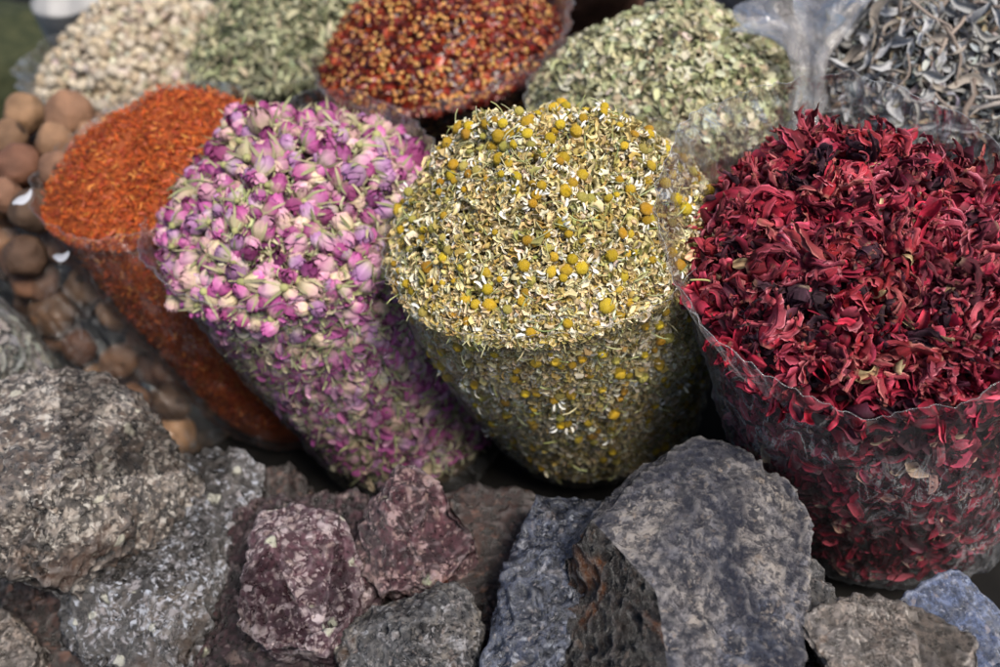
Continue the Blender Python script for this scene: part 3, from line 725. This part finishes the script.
# ================================================================== chilli flakes
M_CI = herb_mat('chilli', .35, .2, 900, transl=.05, mottle=.15, spec=.55)
bg = Bag(); core(bg, CI, (.07, .012, .008), -.005)
pile(CI, bg, flk, 6500, .0060, [(.20, .018, .008), (.11, .010, .006), (.32, .045, .012), (.06, .009, .006)], [4, 4, 2, 4], tilt=.8, off=-.002, lift=.001)
seed_ = [ico(1, (1, .85, .35), .06, k) for k in range(3)]
pile(CI, bg, seed_, 2300, .0019, [(.66, .36, .11), (.56, .24, .06), (.40, .12, .03)], [3, 3, 2], tilt=.6, off=.0, lift=.0015, svar=.15)
stuff('chilli_flakes', bg, CI, M_CI, 'heap of dark red chilli flakes with yellow seeds', 'chilli flakes')
film(CI, M_FILM2, 'clear plastic bag around the dark red chilli flakes', lipf=lambda u: .02*np.clip(np.cos(u-5.6), 0, 1)**2+.012*np.clip(np.cos(u), 0, 1), flare=.003, crumple=.3)

# ================================================================== grey green leaves
bg = Bag(); core(bg, LE, (.06, .07, .035), -.007)
llf = [strip(1, rng.uniform(.16, .36), 7, 3, curl=rng.uniform(-1., 1.), twist=rng.uniform(-1.2, 1.2), cup=.6, wob=.14, tip=.2, base=.4, peak=.5, seed=140+k) for k in range(10)]
pile(LE, bg, llf, 4200, .0125, [(.28, .28, .17), (.38, .37, .24), (.19, .20, .11), (.46, .43, .28)], [4, 4, 3, 1.5], tilt=.8, off=-.002, lift=.004)
stuff('curled_leaves', bg, LE, M_OG, 'heap of long curled grey green dried leaves in the back row', 'dried leaves')
film(LE, M_FILM2, 'clear plastic bag holding long curled grey green leaves')

# ================================================================== beige resin lumps
M_BE = herb_mat('pale_lump', .6, .4, 500, mottle=.55, mscale=220, objvar=.22)
protos = []
for k in range(8):
    V, F, _ = ico(2, (1, rng.uniform(.7, .95), rng.uniform(.55, .85)))
    d = np.array([mn.noise(Vector(v*1.7)+Vector((k*5., 0, 0))) for v in V]); V = V*(1+.6*d)[:, None]
    b = Bag(); b.add(V, F, np.array([(.46, .375, .26), (.52, .44, .33), (.36, .28, .19), (.45, .39, .31)][k % 4])*(1+.2*d)[:, None]); protos.append(link('dried_lump', b.mesh('dried_lump', M_BE)))
P, Nn, q = BE.sample(290, 0, 1.5, off=-.002, view=-.05, dmin=.0088, tries=30, margin=5); n = len(P); print('lumps', n)
sp, ti, td = rnd(n, .6)
P = P-Nn*(q > 1)[:, None]*.005
place_many(protos, P, rot_from(Nn, sp, ti, td), .0052*(1+rng.normal(0, .24, n)).clip(.5, 1.5), ['pale tan dried lump heaped in the farthest left bag', 'cream dried lump heaped in the farthest left bag', 'darker brown dried lump heaped in the farthest left bag', 'greyish beige dried lump heaped in the farthest left bag']*2, 'dried lump', 'pale dried lumps in the back left bag', 'dried_lump')
bg = Bag(); core(bg, BE, (.22, .165, .10), -.007)
bl = [ico(1, (1, .8, .7), .15, 30+k) for k in range(4)]
pile(BE, bg, bl, 2200, .0046, [(.46, .38, .27), (.38, .31, .22), (.50, .44, .35)], [1, 1, 1], off=-.004)
stuff('dried_crumbs', bg, BE, M_BE, 'pale tan lumps lying deeper in the back left bag', 'dried lumps')
film(BE, M_FILM2, 'clear plastic bag holding the pale dried lumps', flare=.004, lipf=lambda u: .01*np.clip(np.cos(u-3.6), 0, 1), crumple=.3)

# ================================================================== grey twigs and leaves
M_ST = herb_mat('grey_leaf', .95, .6, 700, transl=.05, mottle=.45, mscale=260, objvar=.18, spec=.04)
protos = []
for k in range(14):
    r = np.random.default_rng(1200+k)
    V, F, S = strip(1., r.uniform(.14, .46), 14, 5, curl=r.uniform(-.8, .9), twist=r.uniform(-1.3, 1.3), cup=.8, ridges=.14, wob=.2, tip=.15, base=.35, peak=.45, seed=1250+k, edge=1.15)
    b = Bag(); b.add(V, F, S*np.array([(.44, .44, .44), (.56, .56, .57), (.33, .32, .30), (.40, .35, .30)][k % 4])); protos.append(link('grey_leaf', b.mesh('grey_leaf', M_ST)))
P, Nn, q = ST.sample(290, 0, 1.35, off=.0, view=-.1, dmin=.0088, tries=30, margin=5); n = len(P); print('leaves', n)
sp, ti, td = rnd(n, .6); ti = np.where(q > 1, ti*.3, ti)
P = P-Nn*(q > 1)[:, None]*.004+Nn*rng.uniform(-.003, .003, n)[:, None]*(q < 1)[:, None]
place_many(protos, P, rot_from(Nn, sp, ti, td), .0215*(1+rng.normal(0, .22, n)).clip(.5, 1.5), [['silver grey curled leaf among the twigs in the back right bag', 'pale silvery shrivelled leaf among the twigs in the back right bag', 'dark grey curled leaf among the twigs in the back right bag', 'brownish grey curled leaf among the twigs in the back right bag'][k % 4] for k in range(14)], 'dried leaf', 'curled grey leaves in the back right bag', 'grey_leaf')
protos = []
for k in range(8):
    r = np.random.default_rng(1300+k); nn_ = 14; p = np.zeros(3); Pp = []; a = 0
    for i in range(nn_):
        a += r.normal(0, .16); p = p+np.array([math.cos(a), math.sin(a), r.normal(0, .12)])/(nn_-1); Pp.append(p.copy())
    Pp = np.array(Pp); Pp -= Pp.mean(0); rr = .024*(1-.4*np.linspace(0, 1, nn_))*(1+.25*np.abs(np.sin(np.arange(nn_)*1.7)))
    b = Bag(); V, F, S = tube(Pp, rr, 7); b.add(V, F, S*np.array([(.32, .26, .22), (.24, .19, .16), (.40, .36, .33)][k % 3]))
    for j in (4, 9):
        e = Pp[j]; Q = np.array([e, e+np.array([.05, .06*(-1)**j, .02]), e+np.array([.10, .13*(-1)**j, .03])]); V, F, S = tube(Q, [.014, .010, .005], 5); b.add(V, F, S*np.array((.40, .35, .31)))
    protos.append(link('twig', b.mesh('twig', M_ST)))
P, Nn, q = ST.sample(20, 0, .95, off=.003, view=.0, dmin=.014, tries=30, margin=5); n = len(P)
sp = rng.uniform(0, 6.28, n); sp = np.where(rng.random(n) < .5, rng.normal(.4, .4, n), sp)
place_many(protos, P, rot_from(Nn, sp, np.abs(rng.normal(0, .5, n)), rng.uniform(0, 6.28, n)), .052*(1+rng.normal(0, .3, n)).clip(.5, 1.6), [['grey brown knotty twig lying on the curled grey leaves', 'dark brown knotty twig lying on the curled grey leaves', 'pale grey knotty twig lying on the curled grey leaves'][k % 3] for k in range(8)], 'twig', 'dry twigs on the grey leaves', 'twig')
bg = Bag(); core(bg, ST, (.05, .046, .042), -.010)
pile(ST, bg, llf, 4200, .011, [(.36, .36, .35), (.24, .23, .21), (.48, .48, .48), (.26, .20, .14)], [4, 3, 2, 1.5], tilt=.9, off=-.006, lift=.003)
stuff('leaf_fragments', bg, ST, M_OG, 'grey leaf fragments filling the back right bag under the twigs', 'dried leaves')
film(ST, M_FILM2, 'clear plastic bag holding the grey twigs and leaves')

# ================================================================== dried limes
M_LI = herb_mat('dried_lime', .6, .55, 260, mottle=.5, mscale=90, objvar=.30, huevar=.01)
def lime_proto(k):
    r = np.random.default_rng(1500+k); V, F, _ = ico(4, (1, 1, r.uniform(.88, 1.05)))
    d = np.array([mn.noise(Vector(v*1.3)+Vector((k*5., 1, 0)))*.13+mn.noise(Vector(v*4.)+Vector((k*3., 0, 0)))*.045-abs(mn.noise(Vector(v*7.)))*.05 for v in V])
    pole = np.clip((V[:, 2]-.93)/.07, 0, 1); V = V*(1+d-.10*pole)[:, None]
    C = np.array([(.19, .095, .05), (.15, .073, .04), (.095, .052, .034), (.26, .14, .08)][k % 4])*(1+2.6*d)[:, None]*(1-.75*(pole > .6))[:, None]
    b = Bag(); b.add(V, F, C)
    o = link('dried_lime', b.mesh('dried_lime', M_LI))
    V, F, S = ico(1, (.1, .1, .05)); b2 = Bag(); b2.add(V+np.array([0, 0, .90]), F, S*np.array((.10, .06, .04)))
    link('stem_scar', b2.mesh('stem_scar', M_LI), o)
    return o
protos = [lime_proto(k) for k in range(8)]
# those one can tell apart, by where they lie on the heap
spots = [(25, 114, 22, .135, 'round tan dried lime, topmost at the far edge of its pile', 3), (70, 115, 26, .135, 'large tan dried lime at the top of the pile beside the pale lumps', 3),
         (8, 138, 20, .135, 'tan dried lime cut off by the picture edge, in the pile\'s upper row', 3), (55, 141, 20, .14, 'small light tan dried lime below the two topmost ones', 3),
         (92, 139, 19, .125, 'tan dried lime touching the orange petal heap near its top', 3), (20, 164, 23, .135, 'grey brown scuffed dried lime above the white scrap', 1),
         (58, 169, 20, .14, 'dried lime with a dark round stem scar facing outwards', 3), (3, 196, 21, .13, 'orange tan dried lime left of the white scrap', 3),
         (36, 210, 27, .125, 'big dark brown dried lime under the white scrap', 2), (25, 256, 23, .10, 'dark brown dried lime below the big one, near the pale bag', 2)]
LP = []
used = set()
for px, py, rp, z, lab, k in spots:
    c = at(px, py, z); D = project(c)[2]; kk = [j for j in range(8) if j % 4 == k][(px//10) % 2]
    o = dup_all(protos[kk]); o.location = c; s_ = rp*.93*D/FPX; o.scale = (s_,)*3
    o.rotation_mode = 'QUATERNION'
    if 'scar' in lab:
        dv = CAM-c; o.rotation_quaternion = Vector(dv).to_track_quat('Z', 'Y')
    else: o.rotation_quaternion = Vector((random.gauss(0, 1), random.gauss(0, 1), random.gauss(0, 1)-1)).to_track_quat('Z', 'Y')
    tag(o, lab, 'dried lime', 'dried limes at the left'); LP.append((c, s_))
P, Nn, q = LI.sample(110, .0, 1.99, off=-.018, view=-.2, dmin=.027, tries=60, margin=40); n = len(P)
keep = [i for i in range(n) if all(np.linalg.norm(P[i]-c) > .019+s_*.85 for c, s_ in LP)]
P = P[keep]; Nn = Nn[keep]; q = q[keep]; n = len(P); print('limes', n+len(LP))
sp, ti, td = rnd(n, 1.)
place_many(protos, P, rot_from(Nn, sp, ti, td), .0156*(1+rng.normal(0, .1, n)), [['brown dried lime', 'reddish brown dried lime', 'dark blackish brown dried lime', 'tan brown dried lime'][k % 4]+' in the pile behind clear plastic' for k in range(8)], 'dried lime', 'dried limes behind plastic at the left', 'dried_lime')
P, Nn, q = LI.sample(60, .0, 1.99, off=-.045, view=-.2, dmin=.031, tries=60, margin=30); n = len(P)
keep = [i for i in range(n) if all(np.linalg.norm(P[i]-c) > .017+s_ for c, s_ in LP)]; P = P[keep]; Nn = Nn[keep]; n = len(P); sp, ti, td = rnd(n, 1.)
deep = [dup_all(o) for o in [x for x in bpy.data.objects if x.name.startswith('dried_lime') and not x.parent][:8]]
place_many(deep, P, rot_from(Nn, sp, ti, td), np.full(n, .0175), 'shaded dried lime showing between the outer ones of the pile', 'dried lime', 'shaded dried limes deeper in the pile', 'dried_lime')
film(LI, M_FILM, 'clear plastic bag of dried limes beside the orange petal heap', hem=False)
# inner dark heap of limes deeper down is only shade; scraps of white paper
def scrap(pts, z, name, label, mat):
    V, F, S = strip(1, .3, 12, 5, curl=.15, twist=.5, cup=.15, wob=.12, tip=.15, base=.3, peak=.5, seed=9)
    a, b_ = at(*pts[0], z), at(*pts[1], z+.004); L = np.linalg.norm(b_-a); d = (b_-a)/L
    nrm = np.array([0, -.6, .8]); y = np.cross(nrm, d); y /= np.linalg.norm(y); nrm = np.cross(d, y)
    V = V@np.stack([d, y, nrm], 0)*L; c = (a+b_)/2
    bb = Bag(); bb.add(V, F, S*np.array((.40, .41, .45))); o = link(name, bb.mesh(name, mat), None, c); tag(o, label, 'scrap'); return o
M_SC = herb_mat('paper_scrap', .5, .1, 300, mottle=.1)
scrap(((12, 206), (34, 190)), .162, 'paper_scrap', 'small white torn scrap lying on the dried limes', M_SC)
scrap(((50, 260), (72, 252)), .128, 'paper_scrap', 'thin pale splinter scrap between the limes and the orange bag', M_SC)

# ================================================================== pale bag at the left
bg = Bag(); core(bg, PA, (.30, .29, .26), -.004)
chp = [strip(1, .7, 5, 4, curl=rng.uniform(-.8, .8), twist=.3, cup=.5, wob=.12, tip=.5, base=.5, peak=.5, seed=160+k) for k in range(8)]
pile(PA, bg, chp, 3200, .011, [(.68, .67, .62), (.76, .75, .70), (.56, .54, .48), (.64, .66, .64)], [3, 3, 2, 2], tilt=.5, off=-.003, lift=.002)
stuff('pale_flakes', bg, PA, M_OG, 'greyish white dried flakes inside the bag behind the tan rock', 'dried flakes')
film(PA, M_FILM2, 'clear plastic bag of greyish white flakes behind the big tan rock')

# ================================================================== background: ground and things in the back row
def simple_mat(name, c1, c2, scale, rough=.8, bump=.3):
    m, nt, out = nodes(name); tc = N(nt, 'ShaderNodeTexCoord')
    n1 = N(nt, 'ShaderNodeTexNoise', i_Scale=scale, i_Detail=6.0); nt.links.new(tc.outputs['Object'], n1.inputs['Vector'])
    c = mixc(nt, ramp(nt, n1.outputs[0], [(.35, .0), (.65, 1.0)]), c1, c2)
    b = N(nt, 'ShaderNodeBsdfPrincipled', i_Roughness=rough); b.inputs['Specular IOR Level'].default_value = .15; nt.links.new(c, b.inputs['Base Color'])
    bp = N(nt, 'ShaderNodeBump', i_Strength=bump, i_Distance=.002); nt.links.new(n1.outputs[0], bp.inputs['Height']); nt.links.new(bp.outputs[0], b.inputs['Normal'])
    nt.links.new(b.outputs[0], out.inputs[0]); return m
gV = np.array([(-4, -2, ZG), (4, -2, ZG), (4, 6, ZG), (-4, 6, ZG)], float)
g = link('ground', mesh_from('ground', gV, [np.array([[0, 1, 2, 3]])], simple_mat('ground', (.004, .0035, .003), (.009, .008, .007), 30.)))
tag(g, kind='structure')
def plain_sack(name, S, mat, label, cat, top=True):
    b = Bag(); P, F, U, Q = S.grid(120, 24, 50)
    nn = np.array([mn.noise(Vector(p*22))+.5*mn.noise(Vector(p*60)) for p in P])
    C0 = (S.top+S.foot)/2; d = P-C0; d /= np.linalg.norm(d, axis=1, keepdims=True)
    P = P+d*nn[:, None]*.006; b.add(P, [F], (1, 1, 1))
    ring = np.arange(120)*Q.shape[1]
    V = np.vstack([P[ring], P[ring].mean(0)]); k = np.arange(120); b.add(V, [np.stack([k, (k+1) % 120, np.full(120, 120)], 1)], (1, 1, 1))
    o = link(name, b.mesh(name, mat, True, S.foot), None, S.foot); tag(o, label, cat); return o
GS = S_('gs', -20, 40, .03, 75, 10, 110, .09, .03, seed=21, harm=((2, .05, .2),))
plain_sack('cloth_sack', GS, simple_mat('olive_cloth', (.022, .027, .013), (.04, .043, .02), 90.), 'dark olive green cloth sack in the far corner', 'sack')
WS = S_('ws', 82, -8, .13, 50, 110, 90, .03, .02, seed=22, harm=((2, .05, .2),))
plain_sack('white_sack', WS, simple_mat('white_sack', (.26, .25, .24), (.33, .32, .31), 40., .45), 'greyish white sack behind the pale lumps', 'sack')
BS = S_('bs', 575, -40, .10, 60, 575, 40, .07, .04, seed=23, harm=((2, .05, .2),))
plain_sack('brown_sack', BS, simple_mat('brown_sack', (.09, .045, .03), (.14, .07, .05), 60., .5), 'dark brown sack between the chilli and the pale green leaves', 'sack')
WS2 = S_('ws2', 800, -55, .13, 95, 805, 30, .085, .05, seed=24, harm=((3, .05, .2),))
plain_sack('white_sack', WS2, simple_mat('pale_sack', (.42, .38, .36), (.60, .58, .58), 26., .4), 'pale beige and white sack between the green leaves and the twigs', 'sack')
# gathered plastic fold hanging between two back bags
def fold():
    n, k = 90, 60; V = []
    A = at(801, 160, .115); Bp = at(812, 50, .16); Cp = at(802, 5, .18)
    for i in range(n):
        t = i/(n-1)
        c = A*(1-t/.7)+Bp*(t/.7) if t < .7 else Bp*(1-(t-.7)/.3)+Cp*((t-.7)/.3)
        w = .008+.003*t+.034*max(0, t-.62)**1.4*3.2
        for j in range(k):
            a = 2*math.pi*j/k
            rr = w*(1+.28*math.sin(5*a+2*t)+.15*math.sin(9*a-5*t)+.5*mn.noise(Vector((math.cos(a)*2, math.sin(a)*2, t*7))))
            V.append(c+np.array([math.cos(a)*rr, math.sin(a)*rr*.45, .002*math.sin(3*a+8*t)]))
    f = [(i*k+j, i*k+(j+1) % k, (i+1)*k+(j+1) % k, (i+1)*k+j) for i in range(n-1) for j in range(k)]
    b = Bag(); b.add(np.array(V)-A, [np.array(f)], (1, 1, 1))
    o = link('plastic_fold', b.mesh('plastic_fold', M_MILK), None, A)
    tag(o, 'milky gathered plastic hanging in a narrow fold between two back bags', 'plastic sheet')
fold()

# ================================================================== rocks
def rock(name, tops, label, mat, depth=.09, seed=0, disp=.004, edge=.0028, extra=(), shrink=.8, chips=4, mat2=None, dir2=None, th2=.5):
    """tops: (px, py, z) corners of the faces one sees; the body goes down and tapers below them. Chips: corners knocked off flat"""
    rr = random.Random(seed*7+3)
    P = [at(*t) for t in tops] + [at(*e) for e in extra]
    c = np.mean(P, axis=0)
    low = [np.array([c[0]+(p[0]-c[0])*shrink, c[1]+(p[1]-c[1])*shrink, max(p[2]-depth, ZG+.002)]) for p in P]
    bm = bmesh.new()
    for p in P+low: bm.verts.new(p-c)
    bmesh.ops.convex_hull(bm, input=bm.verts)
    for v in [v for v in bm.verts if not v.link_faces]: bm.verts.remove(v)
    ext = max((v.co.length for v in bm.verts))
    for k in range(chips):
        d = Vector((rr.gauss(0, 1), rr.gauss(0, 1)-.4, rr.gauss(0, .8)+.5)).normalized()
        m = max(v.co.dot(d) for v in bm.verts)
        cut = m-ext*rr.uniform(.03, .10)
        g = bm.verts[:]+bm.edges[:]+bm.faces[:]
        res = bmesh.ops.bisect_plane(bm, geom=g, plane_co=d*cut, plane_no=d, clear_outer=True)
        bmesh.ops.convex_hull(bm, input=bm.verts)
        for v in [v for v in bm.verts if not v.link_faces]: bm.verts.remove(v)
    bmesh.ops.remove_doubles(bm, verts=bm.verts, dist=.001)
    bmesh.ops.triangulate(bm, faces=bm.faces)
    for it in range(14):
        lim = edge*(8 if it < 2 else 4 if it < 4 else 1.)
        es = [e for e in bm.edges if e.calc_length() > lim]
        if not es:
            if it > 4: break
            continue
        bmesh.ops.subdivide_edges(bm, edges=es, cuts=1, use_grid_fill=False)
        bmesh.ops.triangulate(bm, faces=bm.faces)
        if it == 5: bmesh.ops.smooth_vert(bm, verts=bm.verts, factor=.12, use_axis_x=True, use_axis_y=True, use_axis_z=True)
        if len(bm.verts) > 90000: break
    bm.normal_update()
    sd = seed*3.7
    N2 = {}
    if mat2:
        dd = Vector(dir2).normalized()
        for f in bm.faces:
            f.material_index = 1 if f.normal.dot(dd)+.18*mn.noise((f.calc_center_median()+Vector((sd, 0, 0)))*45) > th2 else 0
    for v in bm.verts:
        p = v.co; q = p+Vector((sd, sd*.3, -sd))
        d = mn.noise(q*18)*.5 + mn.noise(q*48)*.55
        w_ = Vector((mn.noise(q*45), mn.noise(q*45+Vector((5, 0, 0))), mn.noise(q*45+Vector((0, 7, 0)))))
        # stepped fracture faces: flat terraces with sharp breaks
        t = mn.noise(q*17+w_*.22)*4.5; ft = math.floor(t); fr = t-ft
        d += (ft+min(1, max(0, (fr-.5)*7+.5)))*.62
        rid = 1-abs(mn.noise(q*75+w_*.5)); d += (rid**6-.2)*.8
        d -= max(0, mn.noise(q*150)-.33)*3.2+max(0, mn.noise(q*52+Vector((9, 0, 0)))-.42)*5
        d += mn.noise(q*260)*.5+mn.noise(q*560)*.28
        rough = 1.35 if (mat2 and v.link_faces and v.link_faces[0].material_index == 1) else 1.
        v.co = p+v.normal*d*disp*rough*.8
    me = bpy.data.meshes.new(name); bm.to_mesh(me); bm.free()
    me.polygons.foreach_set('use_smooth', np.ones(len(me.polygons), bool))
    me.materials.append(mat)
    if mat2: me.materials.append(mat2)
    o = link(name, me, None, c); tag(o, label, 'rock', 'rough rocks in front of the bags'); return o

R_TAN = rock_mat('tan_rock', (.11, .07, .048), (.25, .215, .185), (.66, .62, .56), 150, .36, (.62, .59, .48), 80, .14, stain=(.07, .032, .015), stamt=.3, bump=.7, patch=20.)
R_GREY = rock_mat('grey_speck_rock', (.075, .07, .072), (.15, .125, .105), (.56, .60, .68), 170, .40, (.55, .54, .46), 80, .14, stain=(.07, .045, .03), stamt=.35, bump=.7, patch=20.)
R_PURP = rock_mat('purple_rock', (.12, .055, .065), (.075, .045, .055), (.42, .34, .34), 150, .14, (.45, .45, .34), 80, .06, stain=(.06, .02, .015), stamt=.4, bump=.7, patch=20.)
R_PINK = rock_mat('pink_speck_rock', (.15, .068, .085), (.085, .042, .058), (.66, .57, .58), 150, .42, (.66, .66, .52), 78, .20, dark=(.05, .02, .025), bump=.8, patch=20.)
R_RED = rock_mat('red_speck_rock', (.125, .045, .055), (.065, .026, .036), (.52, .38, .38), 150, .27, (.60, .63, .45), 72, .18, stain=(.13, .035, .012), stamt=.35, dark=(.03, .012, .014), bump=.8, patch=20.)
R_DARK = rock_mat('dark_red_rock', (.065, .03, .024), (.035, .022, .022), (.20, .11, .09), 150, .12, stain=(.10, .03, .01), stamt=.4, bump=.7, patch=20.)
R_SLATE = rock_mat('blue_grey_rock', (.11, .125, .17), (.04, .048, .08), (.36, .38, .42), 190, .12, stain=(.17, .13, .10), stamt=.25, dark=(.02, .022, .03), rough=.4, bump=.6, patch=22.)
R_BIG = rock_mat('big_grey_rock', (.45, .40, .36), (.15, .165, .22), (.60, .55, .50), 230, .16, stain=(.032, .035, .055), stamt=1.1, dark=(.05, .05, .062), rough=.42, bump=1., patch=15.)
R_LIGHT = rock_mat('light_brown_rock', (.25, .20, .165), (.17, .15, .14), (.46, .42, .38), 200, .18, stain=(.12, .065, .035), stamt=.3, dark=(.07, .06, .05), bump=.6, patch=24.)
R_BLUE = rock_mat('blue_rock', (.11, .14, .23), (.06, .08, .15), (.34, .37, .44), 200, .14, stain=(.17, .13, .10), stamt=.25, dark=(.025, .03, .05), rough=.35, bump=.5, patch=24.)
R_RUST = rock_mat('rusty_rock', (.035, .022, .015), (.018, .014, .012), (.15, .13, .12), 170, .10, stain=(.15, .055, .013), stamt=.45, dark=(.008, .006, .005), rough=.35, bump=1., patch=30.)
R_GB = rock_mat('grey_brown_rock', (.075, .075, .08), (.24, .215, .19), (.42, .42, .44), 200, .22, stain=(.09, .05, .025), stamt=.35, dark=(.025, .025, .028), bump=.8, patch=34.)

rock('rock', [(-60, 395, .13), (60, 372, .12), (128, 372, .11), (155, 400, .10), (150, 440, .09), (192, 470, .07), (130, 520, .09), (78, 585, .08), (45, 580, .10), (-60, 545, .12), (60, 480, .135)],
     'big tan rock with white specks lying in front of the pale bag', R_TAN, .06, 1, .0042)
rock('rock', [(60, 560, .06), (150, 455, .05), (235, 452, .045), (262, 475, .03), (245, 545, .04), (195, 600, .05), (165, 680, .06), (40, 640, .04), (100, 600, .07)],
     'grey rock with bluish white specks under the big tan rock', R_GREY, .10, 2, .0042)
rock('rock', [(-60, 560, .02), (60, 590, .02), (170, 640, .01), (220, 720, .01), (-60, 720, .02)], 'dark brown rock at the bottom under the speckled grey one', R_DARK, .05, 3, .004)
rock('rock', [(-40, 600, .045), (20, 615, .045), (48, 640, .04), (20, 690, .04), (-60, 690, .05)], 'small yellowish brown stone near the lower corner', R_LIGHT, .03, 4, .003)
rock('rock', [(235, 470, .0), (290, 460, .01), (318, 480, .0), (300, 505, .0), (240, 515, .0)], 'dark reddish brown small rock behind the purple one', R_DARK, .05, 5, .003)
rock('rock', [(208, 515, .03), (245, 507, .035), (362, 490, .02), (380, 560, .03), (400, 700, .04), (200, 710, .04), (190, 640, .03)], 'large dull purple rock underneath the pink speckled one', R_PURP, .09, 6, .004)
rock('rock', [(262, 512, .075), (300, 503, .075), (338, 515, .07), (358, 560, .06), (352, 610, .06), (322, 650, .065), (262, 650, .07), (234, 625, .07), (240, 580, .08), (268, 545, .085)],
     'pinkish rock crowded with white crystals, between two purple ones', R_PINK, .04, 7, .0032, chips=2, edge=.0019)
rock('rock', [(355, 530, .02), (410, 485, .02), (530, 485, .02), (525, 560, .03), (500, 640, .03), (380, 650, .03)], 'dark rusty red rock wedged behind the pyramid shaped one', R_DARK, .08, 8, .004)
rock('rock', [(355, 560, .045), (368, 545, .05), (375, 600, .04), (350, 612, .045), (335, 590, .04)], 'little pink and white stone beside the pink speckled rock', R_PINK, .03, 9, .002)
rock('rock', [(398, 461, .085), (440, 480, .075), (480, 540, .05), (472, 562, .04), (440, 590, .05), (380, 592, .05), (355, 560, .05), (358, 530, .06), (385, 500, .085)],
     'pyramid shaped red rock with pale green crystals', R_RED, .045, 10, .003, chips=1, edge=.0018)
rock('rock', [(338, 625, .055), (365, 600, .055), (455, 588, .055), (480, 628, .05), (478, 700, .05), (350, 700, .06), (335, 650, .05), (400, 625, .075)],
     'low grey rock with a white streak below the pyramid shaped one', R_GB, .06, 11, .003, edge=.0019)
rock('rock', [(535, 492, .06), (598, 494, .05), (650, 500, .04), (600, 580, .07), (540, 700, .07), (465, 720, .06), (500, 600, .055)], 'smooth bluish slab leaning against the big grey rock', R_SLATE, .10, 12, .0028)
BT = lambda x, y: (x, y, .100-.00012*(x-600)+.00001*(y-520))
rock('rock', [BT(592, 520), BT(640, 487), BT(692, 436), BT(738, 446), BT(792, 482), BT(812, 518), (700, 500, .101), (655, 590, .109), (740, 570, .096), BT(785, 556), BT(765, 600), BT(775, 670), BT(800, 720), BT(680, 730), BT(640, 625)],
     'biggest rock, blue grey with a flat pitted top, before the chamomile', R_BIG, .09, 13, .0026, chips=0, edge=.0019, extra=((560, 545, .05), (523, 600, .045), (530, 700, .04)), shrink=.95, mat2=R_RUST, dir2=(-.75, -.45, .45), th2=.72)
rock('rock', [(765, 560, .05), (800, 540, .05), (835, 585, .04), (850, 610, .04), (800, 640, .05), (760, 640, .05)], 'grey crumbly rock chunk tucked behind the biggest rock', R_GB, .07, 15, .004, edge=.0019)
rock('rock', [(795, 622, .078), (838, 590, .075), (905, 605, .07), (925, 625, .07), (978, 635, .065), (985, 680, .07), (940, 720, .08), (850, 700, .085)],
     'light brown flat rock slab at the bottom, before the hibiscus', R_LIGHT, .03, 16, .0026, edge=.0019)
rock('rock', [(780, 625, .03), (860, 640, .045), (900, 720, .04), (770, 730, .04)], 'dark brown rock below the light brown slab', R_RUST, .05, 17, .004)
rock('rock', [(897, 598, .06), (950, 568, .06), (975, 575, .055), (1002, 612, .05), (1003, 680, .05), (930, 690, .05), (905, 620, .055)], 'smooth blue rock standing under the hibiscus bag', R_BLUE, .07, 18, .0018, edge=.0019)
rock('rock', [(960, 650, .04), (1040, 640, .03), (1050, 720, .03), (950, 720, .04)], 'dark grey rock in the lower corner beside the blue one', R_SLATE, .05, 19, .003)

# ================================================================== light
w = bpy.data.worlds.new('World'); sc.world = w; w.use_nodes = True; nt = w.node_tree
bgn = nt.nodes['Background']; sky = nt.nodes.new('ShaderNodeTexSky'); sky.sky_type = 'NISHITA'; sky.sun_disc = False
EL, AZ = 55, 138      # sun: above, behind and to the right of the bags (azimuth from +y towards +x)
sky.sun_elevation = rad(EL); sky.sun_rotation = rad(AZ); sky.air_density = 1.; sky.dust_density = 2.
nt.links.new(sky.outputs[0], bgn.inputs[0]); bgn.inputs[1].default_value = .095
sl = bpy.data.lights.new('sun', 'SUN'); so = bpy.data.objects.new('sun', sl); COL.objects.link(so)
sl.energy = 3.4; sl.angle = rad(22); sl.color = (1., .93, .84)
dv = Vector((math.sin(rad(AZ))*math.cos(rad(EL)), math.cos(rad(AZ))*math.cos(rad(EL)), math.sin(rad(EL))))
so.rotation_mode = 'QUATERNION'; so.rotation_quaternion = dv.to_track_quat('Z', 'Y')
sc.view_settings.view_transform = 'Standard'; sc.view_settings.look = 'None'; sc.view_settings.exposure = .76; sc.view_settings.gamma = 1
cy = sc.cycles
cy.max_bounces = 8; cy.transparent_max_bounces = 24; cy.diffuse_bounces = 3; cy.glossy_bounces = 3; cy.transmission_bounces = 4
cy.use_denoising = True
print('built in', round(time.time()-T0, 1), 's', len(bpy.data.objects), 'objects')
